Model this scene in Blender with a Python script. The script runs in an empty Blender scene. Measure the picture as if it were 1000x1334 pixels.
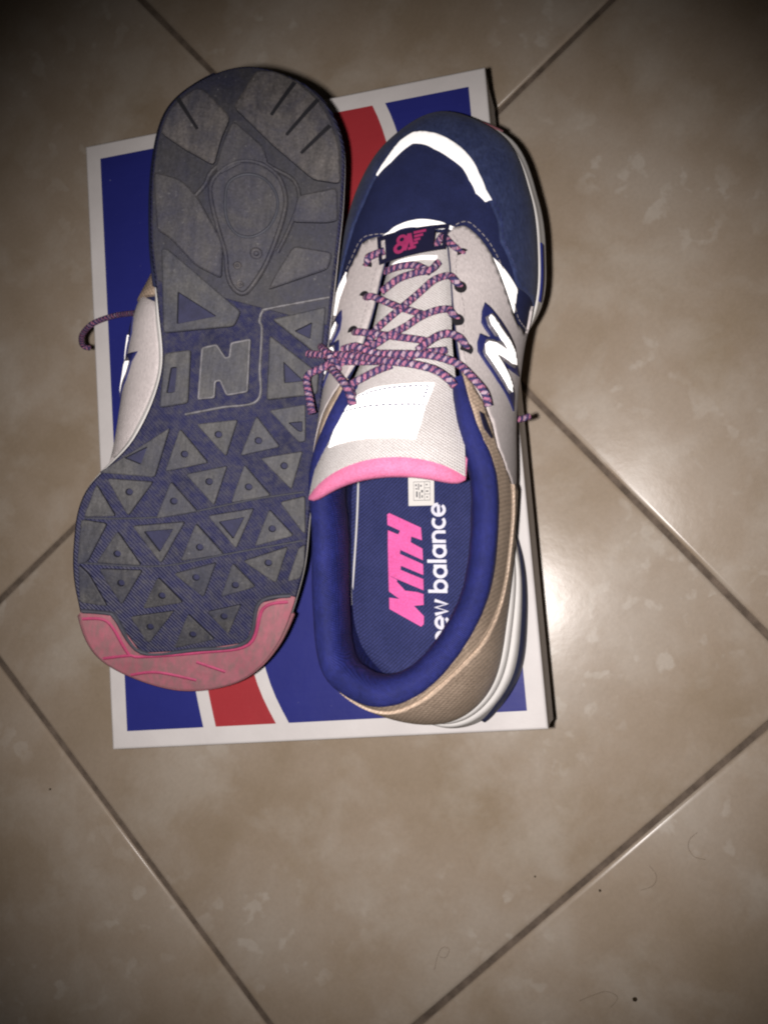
import bpy, bmesh, math, random
from mathutils import Vector, Matrix
from mathutils.geometry import delaunay_2d_cdt

random.seed(7)
scene = bpy.context.scene
COL = scene.collection
MM = 0.001

# ------------------------------------------------------------------ camera
cam_data = bpy.data.cameras.new("camera")
cam_data.sensor_fit = 'AUTO'
cam_data.sensor_width = 36.0
cam_data.lens = 36.0 * 1130.0 / 1334.0
cam_data.dof.use_dof = True            # small phone aperture, about 1.9 mm across
cam_data.dof.focus_distance = 0.44
cam_data.dof.aperture_fstop = 16.0
cam_data.clip_start = 0.01
cam_data.clip_end = 50.0
camera = bpy.data.objects.new("camera", cam_data)
COL.objects.link(camera)
CAM_ROT = Matrix(((0.978180846, 0.0, 0.207755224),
                  (0.0175614993, 0.996420955, -0.0826853927),
                  (-0.207011659, 0.0845297606, 0.974679892)))
CAM_LOC = Vector((0.0, 0.0, 0.567))
camera.matrix_world = Matrix.Translation(CAM_LOC) @ CAM_ROT.to_4x4()
scene.camera = camera

# ------------------------------------------------------------------ world and lamps
world = bpy.data.worlds.new("World")
scene.world = world
world.use_nodes = True
bgn = world.node_tree.nodes["Background"]
bgn.inputs[0].default_value = (0.9, 0.78, 0.66, 1)
bgn.inputs[1].default_value = 0.008

# the phone's flash, just left of the lens
flash_data = bpy.data.lights.new("phone_flash", 'SPOT')
flash_data.energy = 12.0
flash_data.color = (1.0, 0.935, 0.905)
flash_data.shadow_soft_size = 0.004
flash_data.spot_size = math.radians(81)
flash_data.spot_blend = 0.85
flash = bpy.data.objects.new("phone_flash", flash_data)
COL.objects.link(flash)
FLASH_LOC = CAM_LOC + CAM_ROT @ Vector((-0.016, -0.002, 0.0))
flash.location = FLASH_LOC
FLASH_AIM = Vector((-0.118, 0.025, 0.0))
flash.rotation_euler = (FLASH_AIM - FLASH_LOC).to_track_quat('-Z', 'Y').to_euler()

scene.view_settings.view_transform = 'Standard'
scene.view_settings.look = 'None'
scene.view_settings.exposure = 0.0
scene.view_settings.gamma = 1.0
scene.view_settings.use_curve_mapping = False
scene.cycles.max_bounces = 6
scene.cycles.use_denoising = True
scene.cycles.filter_width = 2.2


# ------------------------------------------------------------------ helpers
def empty(name, label=None, cat=None, group=None):
    o = bpy.data.objects.new(name, None)
    o.empty_display_size = 0.02
    COL.objects.link(o)
    tag(o, label, cat, group)
    return o


def tag(o, label=None, cat=None, group=None, kind=None):
    if label: o["label"] = label
    if cat: o["category"] = cat
    if group: o["group"] = group
    if kind: o["kind"] = kind
    return o


def mesh_obj(name, verts, faces, mat, parent=None, smooth=True, uvs=None):
    me = bpy.data.meshes.new(name)
    me.from_pydata([tuple(v) for v in verts], [], faces)
    if uvs is not None:
        lay = me.uv_layers.new(name="UVMap")
        for lp in me.loops:
            lay.data[lp.index].uv = uvs[lp.vertex_index]
    if smooth:
        me.polygons.foreach_set("use_smooth", [True] * len(me.polygons))
    if mat: me.materials.append(mat)
    me.update()
    o = bpy.data.objects.new(name, me)
    COL.objects.link(o)
    if parent: o.parent = parent
    return o


def fix_normals(o):
    bm = bmesh.new(); bm.from_mesh(o.data)
    bmesh.ops.recalc_face_normals(bm, faces=bm.faces)
    bm.to_mesh(o.data); bm.free()
    return o


def catmull(p0, p1, p2, p3, t):
    return 0.5 * ((2 * p1) + (p2 - p0) * t + (2 * p0 - 5 * p1 + 4 * p2 - p3) * t * t + (3 * p1 - p0 - 3 * p2 + p3) * t ** 3)


def spline(pts, n, closed=False):
    """catmull-rom through pts, n samples per span"""
    P = [Vector(p) for p in pts]
    m = len(P)
    out = []
    spans = m if closed else m - 1
    for i in range(spans):
        if closed:
            a, b, c, d = P[(i - 1) % m], P[i], P[(i + 1) % m], P[(i + 2) % m]
        else:
            a, b, c, d = P[max(i - 1, 0)], P[i], P[i + 1], P[min(i + 2, m - 1)]
        for k in range(n):
            out.append(catmull(a, b, c, d, k / n))
    if not closed: out.append(P[-1])
    return out


# ------------------------------------------------------------------ materials
class NT:
    def __init__(self, name):
        self.m = bpy.data.materials.new(name)
        self.m.use_nodes = True
        self.t = self.m.node_tree
        self.n = self.t.nodes
        self.b = self.n["Principled BSDF"]
        self.tc = self.n.new("ShaderNodeTexCoord")

    def link(self, a, b): self.t.links.new(a, b)

    def noise(self, scale, detail=4, rough=0.6, coord='Object', dist=0.0, stretch=None):
        nd = self.n.new("ShaderNodeTexNoise")
        nd.inputs["Scale"].default_value = scale
        nd.inputs["Detail"].default_value = detail
        nd.inputs["Roughness"].default_value = rough
        nd.inputs["Distortion"].default_value = dist
        src = self.tc.outputs[coord]
        if stretch:
            mp = self.n.new("ShaderNodeMapping")
            mp.inputs["Scale"].default_value = stretch[:3]
            if len(stretch) > 3: mp.inputs["Rotation"].default_value = (0, 0, stretch[3])
            self.link(src, mp.inputs[0]); src = mp.outputs[0]
        self.link(src, nd.inputs["Vector"])
        return nd.outputs["Fac"]

    def ramp(self, fac, stops):
        r = self.n.new("ShaderNodeValToRGB")
        cr = r.color_ramp
        while len(cr.elements) < len(stops): cr.elements.new(0.5)
        for e, (p, c) in zip(cr.elements, stops):
            e.position = p
            e.color = (*c, 1) if len(c) == 3 else c
        self.link(fac, r.inputs[0])
        return r.outputs["Color"]

    def mix(self, fac, a, b, mode='MIX'):
        x = self.n.new("ShaderNodeMix"); x.data_type = 'RGBA'; x.blend_type = mode
        for sock, val in ((x.inputs[0], fac), (x.inputs[6], a), (x.inputs[7], b)):
            if hasattr(val, "is_linked"): self.link(val, sock)
            elif isinstance(val, (int, float)): sock.default_value = val
            else: sock.default_value = (*val, 1)
        return x.outputs[2]

    def math(self, op, a, b=None, clamp=False):
        x = self.n.new("ShaderNodeMath"); x.operation = op; x.use_clamp = clamp
        for sock, val in ((x.inputs[0], a), (x.inputs[1], b)):
            if val is None: continue
            if hasattr(val, "is_linked"): self.link(val, sock)
            else: sock.default_value = val
        return x.outputs[0]

    def wave(self, scale, coord='Object', rot=(0, 0, 0), dist=0.0):
        mp = self.n.new("ShaderNodeMapping")
        mp.inputs["Rotation"].default_value = rot
        self.link(self.tc.outputs[coord], mp.inputs[0])
        w = self.n.new("ShaderNodeTexWave")
        w.inputs["Scale"].default_value = scale
        w.inputs["Distortion"].default_value = dist
        self.link(mp.outputs[0], w.inputs["Vector"])
        return w.outputs["Fac"]

    def bump(self, h, strength=0.3, dist=0.0005):
        bp = self.n.new("ShaderNodeBump")
        bp.inputs["Strength"].default_value = strength
        bp.inputs["Distance"].default_value = dist
        prev = self.b.inputs["Normal"]
        if prev.is_linked: self.link(prev.links[0].from_socket, bp.inputs["Normal"])
        self.link(h, bp.inputs["Height"])
        self.link(bp.outputs[0], self.b.inputs["Normal"])

    def color(self, c):
        s = self.b.inputs["Base Color"]
        if hasattr(c, "is_linked"): self.link(c, s)
        else: s.default_value = (*c, 1)

    def set(self, **k):
        names = dict(rough="Roughness", metal="Metallic", spec="Specular IOR Level", coat="Coat Weight", coat_rough="Coat Roughness", sheen="Sheen Weight", sheen_rough="Sheen Roughness")
        for a, v in k.items():
            if a in ("emit",): continue
            s = self.b.inputs[names[a]]
            if hasattr(v, "is_linked"): self.link(v, s)
            else: s.default_value = v


def fabric(name, c1, c2, rough=0.85, weave=900, wstr=0.35, blotch=60, spec=0.25, fuzz=1500, wcol=0.0):
    m = NT(name)
    n = m.noise(blotch, 5, 0.65)
    col = m.ramp(n, [(0.35, c1), (0.68, c2)])
    f = m.noise(fuzz, 2, 0.6)
    col = m.mix(0.22, col, m.ramp(f, [(0.3, (0, 0, 0)), (0.7, (1, 1, 1))]), 'OVERLAY')
    if wcol:
        tw = m.wave(weave, rot=(0, 0, 0.8))
        col = m.mix(wcol, col, m.ramp(tw, [(0.2, (0, 0, 0)), (0.8, (1, 1, 1))]), 'OVERLAY')
    m.color(col)
    m.set(rough=rough, spec=spec)
    if weave:
        w1 = m.wave(weave, rot=(0, 0, 0.8)); w2 = m.wave(weave, rot=(0.3, 0.6, 2.3))
        m.bump(m.math('MULTIPLY', w1, w2), wstr, 0.0004)
    m.bump(f, 0.25, 0.0003)
    return m.m


def suede(name, c1, c2, blotch=45, fuzz=900, amt=0.3):
    m = NT(name)
    n = m.noise(blotch, 6, 0.7, dist=0.6)
    col = m.ramp(n, [(0.32, c1), (0.7, c2)])
    f = m.noise(fuzz, 3, 0.7, stretch=(1, 0.35, 1))
    col = m.mix(amt, col, m.ramp(f, [(0.3, (0, 0, 0)), (0.7, (1, 1, 1))]), 'OVERLAY')
    m.color(col)
    m.set(rough=0.95, spec=0.12, sheen=0.04, sheen_rough=0.5)
    m.bump(f, 0.5, 0.0004)
    m.bump(n, 0.15, 0.002)
    return m.m


def plain(name, c, rough=0.6, spec=0.4, var=0.12, scale=120, bump=0.1):
    m = NT(name)
    n = m.noise(scale, 5, 0.65)
    d = tuple(x * (1 - var) for x in c)
    m.color(m.ramp(n, [(0.35, d), (0.7, c)]))
    m.set(rough=rough, spec=spec)
    if bump: m.bump(m.noise(scale * 6, 3), bump, 0.0004)
    return m.m


M = {}


def make_tile_material():
    m = NT("travertine_tile")
    oi = m.n.new("ShaderNodeObjectInfo")
    comb = m.n.new("ShaderNodeVectorMath"); comb.operation = 'ADD'
    sc_ = m.n.new("ShaderNodeVectorMath"); sc_.operation = 'SCALE'
    m.link(oi.outputs["Location"], sc_.inputs[0]); sc_.inputs["Scale"].default_value = 3.7
    m.link(m.tc.outputs["Object"], comb.inputs[0]); m.link(sc_.outputs[0], comb.inputs[1])

    def nz(scale, detail, rough, dist=0.0):
        nd = m.n.new("ShaderNodeTexNoise")
        nd.inputs["Scale"].default_value = scale; nd.inputs["Detail"].default_value = detail
        nd.inputs["Roughness"].default_value = rough; nd.inputs["Distortion"].default_value = dist
        m.link(comb.outputs[0], nd.inputs["Vector"])
        return nd.outputs["Fac"]
    big = nz(9, 6, 0.56, 0.15)
    col = m.ramp(big, [(0.32, (0.335, 0.260, 0.182)), (0.5, (0.398, 0.320, 0.244)), (0.68, (0.45, 0.382, 0.312))])
    mid = nz(17, 7, 0.6, 0.3)
    col = m.mix(m.ramp(mid, [(0.48, (0, 0, 0)), (0.66, (0.6, 0.6, 0.6))]), col, (0.49, 0.43, 0.36))
    # pale chips, gathered in patches
    chips = nz(62, 4, 0.5, 0.2)
    patch = nz(9, 3, 0.5, 0.3)
    mask = m.math('MULTIPLY', m.ramp(chips, [(0.57, (0, 0, 0)), (0.63, (1, 1, 1))]), m.ramp(patch, [(0.49, (0, 0, 0)), (0.62, (0.8, 0.8, 0.8))]))
    col = m.mix(mask, col, (0.52, 0.46, 0.39))
    ochre = nz(11, 5, 0.6, 0.2)
    col = m.mix(m.ramp(ochre, [(0.56, (0, 0, 0)), (0.72, (0.45, 0.45, 0.45))]), col, (0.335, 0.255, 0.165))
    fine = nz(420, 4, 0.7)
    col = m.mix(0.05, col, m.ramp(fine, [(0.3, (0, 0, 0)), (0.7, (1, 1, 1))]), 'OVERLAY')
    m.color(col)
    rg = m.ramp(mid, [(0.3, (0.24, 0.24, 0.24)), (0.75, (0.33, 0.33, 0.33))])
    m.set(spec=0.5)
    m.link(rg, m.b.inputs["Roughness"])
    m.bump(nz(45, 5, 0.6), 0.07, 0.002)
    m.bump(nz(9, 2, 0.5), 0.05, 0.01)
    return m.m


M["tile"] = make_tile_material()
M["grout"] = plain("grout", (0.22, 0.172, 0.135), 0.95, 0.1, 0.5, 90, 0.9)


def make_card():
    m = NT("white_card")
    n = m.noise(30, 5); f = m.noise(500, 3, stretch=(1, 8, 1))
    m.color(m.ramp(n, [(0.3, (0.50, 0.475, 0.468)), (0.7, (0.565, 0.54, 0.532))]))
    m.set(rough=0.55, spec=0.35); m.bump(f, 0.1, 0.0003); m.bump(n, 0.15, 0.003)
    return m.m


def make_print(name, c):
    m = NT(name)
    n = m.noise(25, 5); f = m.noise(260, 2, 0.5, stretch=(0.05, 1, 1))
    s = m.noise(420, 4, 0.7)
    col = m.ramp(n, [(0.3, tuple(x * 0.88 for x in c)), (0.7, c)])
    col = m.mix(m.ramp(s, [(0.70, (0, 0, 0)), (0.76, (0.25, 0.25, 0.25))]), col, (0.6, 0.6, 0.65))
    sc2 = m.noise(60, 6, 0.75, stretch=(1, 0.15, 1, 0.6))
    col = m.mix(m.ramp(sc2, [(0.66, (0, 0, 0)), (0.72, (0.22, 0.22, 0.22))]), col, (0.5, 0.5, 0.55))
    m.color(col)
    m.set(rough=0.5, spec=0.22); m.bump(f, 0.18, 0.0006); m.bump(n, 0.15, 0.003)
    return m.m


M["card"] = make_card()
M["print_blue"] = make_print("blue_print", (0.017, 0.021, 0.160))
M["print_red"] = make_print("red_print", (0.31, 0.026, 0.033))
M["card_side"] = plain("card_side", (0.42, 0.38, 0.35), 0.8, 0.2, 0.2, 60, 0.1)

# ------------------------------------------------------------------ floor
TILE = 0.406
GAP = 0.0037
ANG = math.radians(43.1)
AX = Vector((math.cos(ANG), math.sin(ANG), 0)); AY = Vector((-math.sin(ANG), math.cos(ANG), 0))
# one corner of the tile grid (where the two joints hidden beneath the box cross)
OFF_Y = 0.4707 * 0.567     # joint along AX at AY-distance OFF_Y
OFF_X = 0.1201 * 0.567     # joint along AY at AX-distance OFF_X


def build_floor():
    s = 3.0
    fl = mesh_obj("floor", [(-s, -s, -0.0022), (s, -s, -0.0022), (s, s, -0.0022), (-s, s, -0.0022)], [(0, 1, 2, 3)], M["grout"], None, False)
    tag(fl, "beige marbled ceramic tile floor with brown grout joints", None, None, "structure")
    # one tile, softly rounded rim
    h = (TILE - GAP) / 2
    rings = [(h, -0.008), (h, -0.0020), (h - 0.0005, -0.0009), (h - 0.0014, -0.0003), (h - 0.0030, 0.0)]
    V, F = [], []
    for r, z in rings:
        V += [(-r, -r, z), (r, -r, z), (r, r, z), (-r, r, z)]
    for k in range(len(rings) - 1):
        for i in range(4):
            j = (i + 1) % 4
            F.append((k * 4 + i, k * 4 + j, k * 4 + 4 + j, k * 4 + 4 + i))
    t = (len(rings) - 1) * 4
    F.append((t, t + 1, t + 2, t + 3))
    first = None
    for i in range(-3, 3):
        for j in range(-4, 3):
            c = AX * (OFF_X + (i + 0.5) * TILE) + AY * (OFF_Y + (j + 0.5) * TILE)
            if first is None:
                first = mesh_obj("tile", V, F, M["tile"], fl, True); o = first
            else:
                o = first.copy(); COL.objects.link(o)
            o.location = c
            o.rotation_euler = (random.uniform(-1, 1) * 0.0012, random.uniform(-1, 1) * 0.0012, ANG + random.choice([0, 1, 2, 3]) * math.pi / 2)
            o.location.z = random.uniform(-0.0002, 0.0002)
    return fl


build_floor()

# ------------------------------------------------------------------ shoe box
BOX_TOP = 0.12
bx_o = Vector((-0.1453, 0.0927, 0))           # centre in plan
BANG = math.radians(5.6)
BW, BL = 0.2355, 0.3495


def build_box():
    root = empty("shoe_box", "closed cardboard shoe box with white border and blue and red printed lid", "shoe box")
    root.location = bx_o; root.rotation_euler = (0, 0, BANG)

    def slab(name, w, l, z0, z1, mat, parent, bulge=0.0, r=0.0012, flare=0.0):
        V, F = [], []
        nx, ny = 16, 24
        # top grid with faint sag
        for j in range(ny + 1):
            for i in range(nx + 1):
                x = (i / nx - .5) * w; y = (j / ny - .5) * l
                sag = bulge * (1 - (2 * i / nx - 1) ** 2) * (1 - (2 * j / ny - 1) ** 2)
                V.append((x, y, z1 + sag))
        W1 = nx + 1
        for j in range(ny):
            for i in range(nx):
                a = j * W1 + i; F.append((a, a + 1, a + 1 + W1, a + W1))
        rim = [i for i in range(nx)] + [j * W1 + nx for j in range(ny)] + [ny * W1 + i for i in range(nx, 0, -1)] + [j * W1 for j in range(ny, 0, -1)]
        base = len(V)
        RIM = ((-0.0003, r * 0.6), (-0.0008, r * 0.9), (-0.0016, r), ((z0 - z1) * 0.5, r + flare * 0.2), (z0 - z1, r + flare))
        for k, (dz, e) in enumerate(RIM):
            for a in rim:
                x, y, z = V[a]
                sx = e if x > w / 2 - 1e-6 else (-e if x < -w / 2 + 1e-6 else 0)
                sy = e if y > l / 2 - 1e-6 else (-e if y < -l / 2 + 1e-6 else 0)
                V.append((x + sx, y + sy, z + dz))
        n = len(rim)
        for k in range(n):
            k2 = (k + 1) % n
            F.append((rim[k], base + k, base + k2, rim[k2]))
            for q in range(len(RIM) - 1): F.append((base + q * n + k, base + q * n + n + k, base + q * n + n + k2, base + q * n + k2))
        o = mesh_obj(name, V, F, mat, parent, False)
        return fix_normals(o)

    slab("box_body", BW - 0.006, BL - 0.006, 0.0005, BOX_TOP - 0.002, M["card_side"], root)
    lid = slab("lid", BW, BL, BOX_TOP - 0.045, BOX_TOP - 0.0006, M["card"], root, 0.0, flare=0.0015)

    # printed panels on the lid (flat print), bounded by the white lines of the curved stripe
    x0, x1 = -BW / 2 + 0.0085, BW / 2 - 0.0085
    y0, y1 = -BL / 2 + 0.0085, BL / 2 - 0.0085
    cl = [(-0.0600, y0 - .004), (-0.064, y0 + 0.02), (-0.067, -0.118), (-0.062, -0.08), (-0.036, -0.02), (0.0, 0.04), (0.024, 0.085), (0.030, 0.125), (0.027, y1 - .015), (0.022, y1 + 0.004)]
    cr = [(-0.0175, y0 - .004), (-0.028, y0 + 0.02), (-0.033, -0.118), (-0.029, -0.08), (-0.002, -0.02), (0.034, 0.04), (0.058, 0.085), (0.067, 0.125), (0.064, y1 - .015), (0.058, y1 + 0.004)]

    def panel(name, left, right, mat, z):
        V, F = [], []
        n = 48
        L = spline([(a, b, 0) for a, b in left], 12); Rr = spline([(a, b, 0) for a, b in right], 12)

        def atY(C, y):
            for p, q in zip(C, C[1:]):
                if p.y <= y <= q.y: return p.x + (q.x - p.x) * (y - p.y) / max(q.y - p.y, 1e-9)
            return C[-1].x if y > C[-1].y else C[0].x
        for k in range(n + 1):
            y = y0 + (y1 - y0) * k / n
            V += [(atY(L, y), y, z), (atY(Rr, y), y, z)]
        for k in range(n): F.append((2 * k, 2 * k + 1, 2 * k + 3, 2 * k + 2))
        mesh_obj(name, V, F, mat, lid, False)
    e = 0.0036
    lo = [(x0, y0 - 1), (x0, y1 + 1)]; hi = [(x1, y0 - 1), (x1, y1 + 1)]
    zt = BOX_TOP - 0.0003
    panel("blue_panel", lo, [(a - e, b) for a, b in cl], M["print_blue"], zt)
    panel("red_stripe", [(a + e, b) for a, b in cl], [(a - e, b) for a, b in cr], M["print_red"], zt)
    panel("blue_panel", [(a + e, b) for a, b in cr], hi, M["print_blue"], zt)
    return root


build_box()

# ------------------------------------------------------------------ shoe geometry (mm; y towards the toe, +x the inner side of the foot)
# per ray: sole edge (x,y); foot of the upper (x,y,z); edge of the opening (x,y,z); two handles
RAYS = [
    ((4, 0), (3, 8, 32), (-9, 21.5, 97), (0, -2, 20), (0, -7, -14)),
    ((24, 5), (18, 12, 31), (7, 28, 94), (1, -1, 18), (4, -6, -14)),
    ((39, 25), (29.5, 27, 30), (21.5, 45, 90), (1, -1, 16), (5, -5, -14)),
    ((43, 52), (34.5, 53, 28), (31, 66, 88), (1, 0, 18), (4, -1, -16)),
    ((41, 84), (36, 86, 25), (34.5, 92, 87), (5, 0, 18), (4, 0, -16)),
    ((29, 119), (32, 118, 18), (34, 117, 91), (14, 0, 14), (6, 0, -20)),
    ((24, 150), (28, 150, 14), (26, 140, 93), (22, 0, 14), (12, 0, -18)),
    ((32, 184), (37, 183, 16), (19, 166, 85), (15, 0, 16), (16, 0, -8)),
    ((50, 213), (48, 209, 20), (15, 192, 76), (3, 0, 24), (18, 1, -5)),
    ((52.5, 240), (49.5, 237, 21), (12.5, 214, 70), (0, 0, 24), (19, 3, -4)),
    ((49, 267), (46, 264, 22), (10, 227, 66), (0, 0, 24), (17, 10, -4)),
    ((36, 297), (34, 291, 25), (6, 232, 64), (1, 2, 24), (12, 24, -4)),
    ((4, 309), (4, 305, 28), (-3, 233, 64), (0, 4, 24), (2, 33, -4)),
    ((-25, 300), (-23, 294, 26), (-11, 231, 64), (-1, 2, 24), (-9, 26, -4)),
    ((-43, 277), (-40, 272, 23), (-15, 225, 66), (0, 0, 24), (-15, 12, -4)),
    ((-50, 240), (-47, 240, 22), (-17.5, 211, 71), (-2, 0, 24), (-18, 4, -4)),
    ((-49.5, 210), (-48, 210, 22), (-20, 190, 78), (-4, 0, 25), (-20, 0, -3)),
    ((-48, 180), (-47, 180, 24), (-25, 165, 87), (-5, 0, 26), (-18, 0, -6)),
    ((-47, 150), (-46, 150, 26), (-35, 140, 94), (-5, 0, 24), (-12, 0, -14)),
    ((-46, 118), (-44, 118, 28), (-42.5, 117, 92), (-3, 0, 20), (-6, 0, -18)),
    ((-45, 86), (-42.5, 86, 29), (-42, 92, 88), (-3, 0, 18), (-4, 0, -16)),
    ((-43.5, 52), (-40, 52, 30), (-40.5, 61, 89), (-3, 0, 18), (-4, 0, -16)),
    ((-35.5, 34), (-32, 33, 32), (-36, 35, 91), (-3, -2, 18), (-4, -1, -16)),
    ((-17, 11), (-14, 17, 32), (-24, 24.5, 95), (-2, -3, 20), (-3, -4, -16)),
]
NR = len(RAYS)


def ray_at(u):
    """interpolated ray at u in [0,1): S,B,O,hb,ho as Vectors (mm)"""
    f = (u % 1.0) * NR
    i = int(f); t = f - i
    res = []
    for k in range(5):
        P = []
        for d in (-1, 0, 1, 2):
            p = RAYS[(i + d) % NR][k]
            P.append(Vector((p[0], p[1], p[2] if len(p) > 2 else 0.0)))
        res.append(catmull(*P, t))
    return res


def upper_pt(u, v):
    S, B, O, hb, ho = ray_at(u)
    a, b = B + hb, O + ho
    w = 1 - v
    return B * (w ** 3) + a * (3 * w * w * v) + b * (3 * w * v * v) + O * (v ** 3)


def upper_nrm(u, v):
    e = 1e-3
    du = upper_pt(u + e, v) - upper_pt(u - e, v)
    v0, v1 = max(v - e * 4, 0), min(v + e * 4, 1)
    dv = upper_pt(u, v1) - upper_pt(u, v0)
    n = du.cross(dv)
    return n.normalized() if n.length > 1e-9 else Vector((0, 0, 1))


def lift(y):
    """toe spring and heel bevel of the sole (mm)"""
    z = 0.0
    if y > 225: z += 17.0 * ((y - 225) / 80.0) ** 2
    if y < 30: z += 5.0 * ((30 - y) / 30.0) ** 2
    return z


class Shoe:
    def __init__(self, root, side=1, scale=(1, 1, 1)):
        self.root = root; self.side = side; self.sc = scale

    def w(self, p):
        return Vector((p[0] * self.side * self.sc[0], p[1] * self.sc[1], p[2] * self.sc[2])) * MM

    def mesh(self, name, V, F, mat, parent=None, smooth=True, uvs=None):
        if self.side < 0: F = [tuple(reversed(f)) for f in F]
        return mesh_obj(name, [self.w(v) for v in V], F, mat, parent or self.root, smooth, uvs)

    def grid(self, name, rows, mat, parent=None, closed=False, uvs=None):
        """rows of points -> quad sheet"""
        n = len(rows[0]); V = [p for r in rows for p in r]; F = []
        for j in range(len(rows) - 1):
            for i in range(n if closed else n - 1):
                k = (i + 1) % n
                F.append((j * n + i, j * n + k, (j + 1) * n + k, (j + 1) * n + i))
        return self.mesh(name, V, F, mat, parent, True, uvs)

    def overlay(self, name, poly, mat, off=0.8, parent=None, dens=1.0, fn=None, thick=None):
        """panel laid on the upper: outline in (u,v)"""
        KU, KV = 700.0, 95.0
        pts = [Vector((u * KU, v * KV)) for u, v in poly]
        dense = []
        for a, b in zip(pts, pts[1:] + pts[:1]):
            n = max(1, int((b - a).length / (2.5 * dens)))
            for k in range(n): dense.append(a.lerp(b, k / n))
        nb = len(dense)
        xs = [p.x for p in dense]; ys = [p.y for p in dense]

        def inside(p):
            c = False; j = nb - 1
            for i in range(nb):
                A, Bq = dense[i], dense[j]
                if (A.y > p.y) != (Bq.y > p.y) and p.x < (Bq.x - A.x) * (p.y - A.y) / (Bq.y - A.y) + A.x: c = not c
                j = i
            return c
        st = 3.0 * dens
        extra = []
        x = min(xs)
        while x < max(xs):
            y = min(ys)
            while y < max(ys):
                p = Vector((x, y))
                if inside(p) and min((p - q).length for q in dense) > st * 0.5: extra.append(p)
                y += st
            x += st
        ev, ee, ef, ov, oe, of = delaunay_2d_cdt(dense + extra, [(i, (i + 1) % nb) for i in range(nb)], [], 1, 1e-5)
        V, F = [], []
        surf = fn or (lambda u, v: (upper_pt(u, v), upper_nrm(u, v)))
        for p in ev:
            P, N = surf(p.x / KU, p.y / KV)
            V.append(P + N * off)
        F = [tuple(f) for f in ef]
        # skirt
        cnt = {}
        for f in F:
            for a, b in zip(f, f[1:] + f[:1]): cnt[(a, b)] = cnt.get((a, b), 0) + 1
        low = {}
        for (a, b) in list(cnt):
            if (b, a) not in cnt:
                for q in (a, b):
                    if q not in low:
                        p = ev[q]; P, N = surf(p.x / KU, p.y / KV)
                        low[q] = len(V); V.append(P - N * (thick or 0.6))
                F.append((b, a, low[a], low[b]))
        o = self.mesh(name, V, F, mat, parent)
        ns = sum(1 for (a, b) in cnt if (b, a) not in cnt)
        for p in o.data.polygons[-ns:]: p.use_smooth = False
        return o


# shoe materials
M["navy_mesh"] = fabric("navy_mesh", (0.010, 0.014, 0.055), (0.016, 0.022, 0.085), 0.85, 700, 0.5, 50)
M["navy_suede"] = suede("navy_suede", (0.018, 0.026, 0.078), (0.042, 0.056, 0.130), 55, 850, 0.3)
M["grey_suede"] = suede("grey_suede", (0.44, 0.40, 0.395), (0.505, 0.46, 0.455), 30, 1500, 0.16)
M["blue_satin"] = fabric("blue_satin", (0.009, 0.013, 0.095), (0.015, 0.020, 0.140), 0.66, 420, 0.9, 90, 0.32, 700, 0.25)
M["insole_blue"] = fabric("insole_blue", (0.017, 0.022, 0.082), (0.026, 0.031, 0.105), 0.85, 230, 0.6, 45, 0.25, 1100, 0.3)
M["tan_leather"] = fabric("tan_leather", (0.34, 0.258, 0.195), (0.44, 0.34, 0.26), 0.48, 230, 0.35, 60, 0.35, 900, 0.12)
M["tongue_white"] = fabric("tongue_white", (0.54, 0.51, 0.50), (0.61, 0.58, 0.57), 0.85, 330, 0.8, 40, 0.25)
M["pink"] = fabric("pink_binding", (0.56, 0.14, 0.27), (0.66, 0.19, 0.34), 0.75, 900, 0.3, 60, 0.3)
M["midsole_white"] = plain("midsole_white", (0.74, 0.72, 0.70), 0.55, 0.4, 0.1, 60, 0.08)
M["foam_blue"] = plain("foam_blue", (0.016, 0.026, 0.20), 0.6, 0.4, 0.15, 80, 0.1)
M["rubber_navy"] = plain("rubber_navy", (0.022, 0.026, 0.062), 0.55, 0.4, 0.3, 120, 0.2)
M["white_foam"] = plain("white_foam", (0.6, 0.6, 0.6), 0.8, 0.2, 0.1, 80, 0.1)

NU = 216


def out2d(f, u):
    """outward plan normal of closed loop f(u)"""
    e = 2e-3
    d = f(u + e) - f(u - e)
    n = Vector((d.y, -d.x, 0))
    return n.normalized()


def insole_z(y): return 35.0 + (2.0 if y < 60 else 2.0 - 9.0 * min(1, (y - 60) / 120.0))


TONGUE_C = [(-2, 234, 56), (-3, 207, 68), (-4, 178, 80), (-6, 152, 93), (-8, 131, 106), (-9, 119, 113)]
TONGUE_W = [13, 16, 19, 25, 31, 33]
TONGUE_D = [1, 1.5, 3, 6.5, 11.5, 14]


def lerp_list(L, f):
    f = max(0.0, min(f, len(L) - 1.000001)); i = int(f); t = f - i
    g = lambda k: L[max(0, min(len(L) - 1, k))]
    if isinstance(L[0], tuple):
        return catmull(Vector(g(i - 1)), Vector(g(i)), Vector(g(i + 1)), Vector(g(i + 2)), t)
    return catmull(g(i - 1), g(i), g(i + 1), g(i + 2), t)


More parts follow.
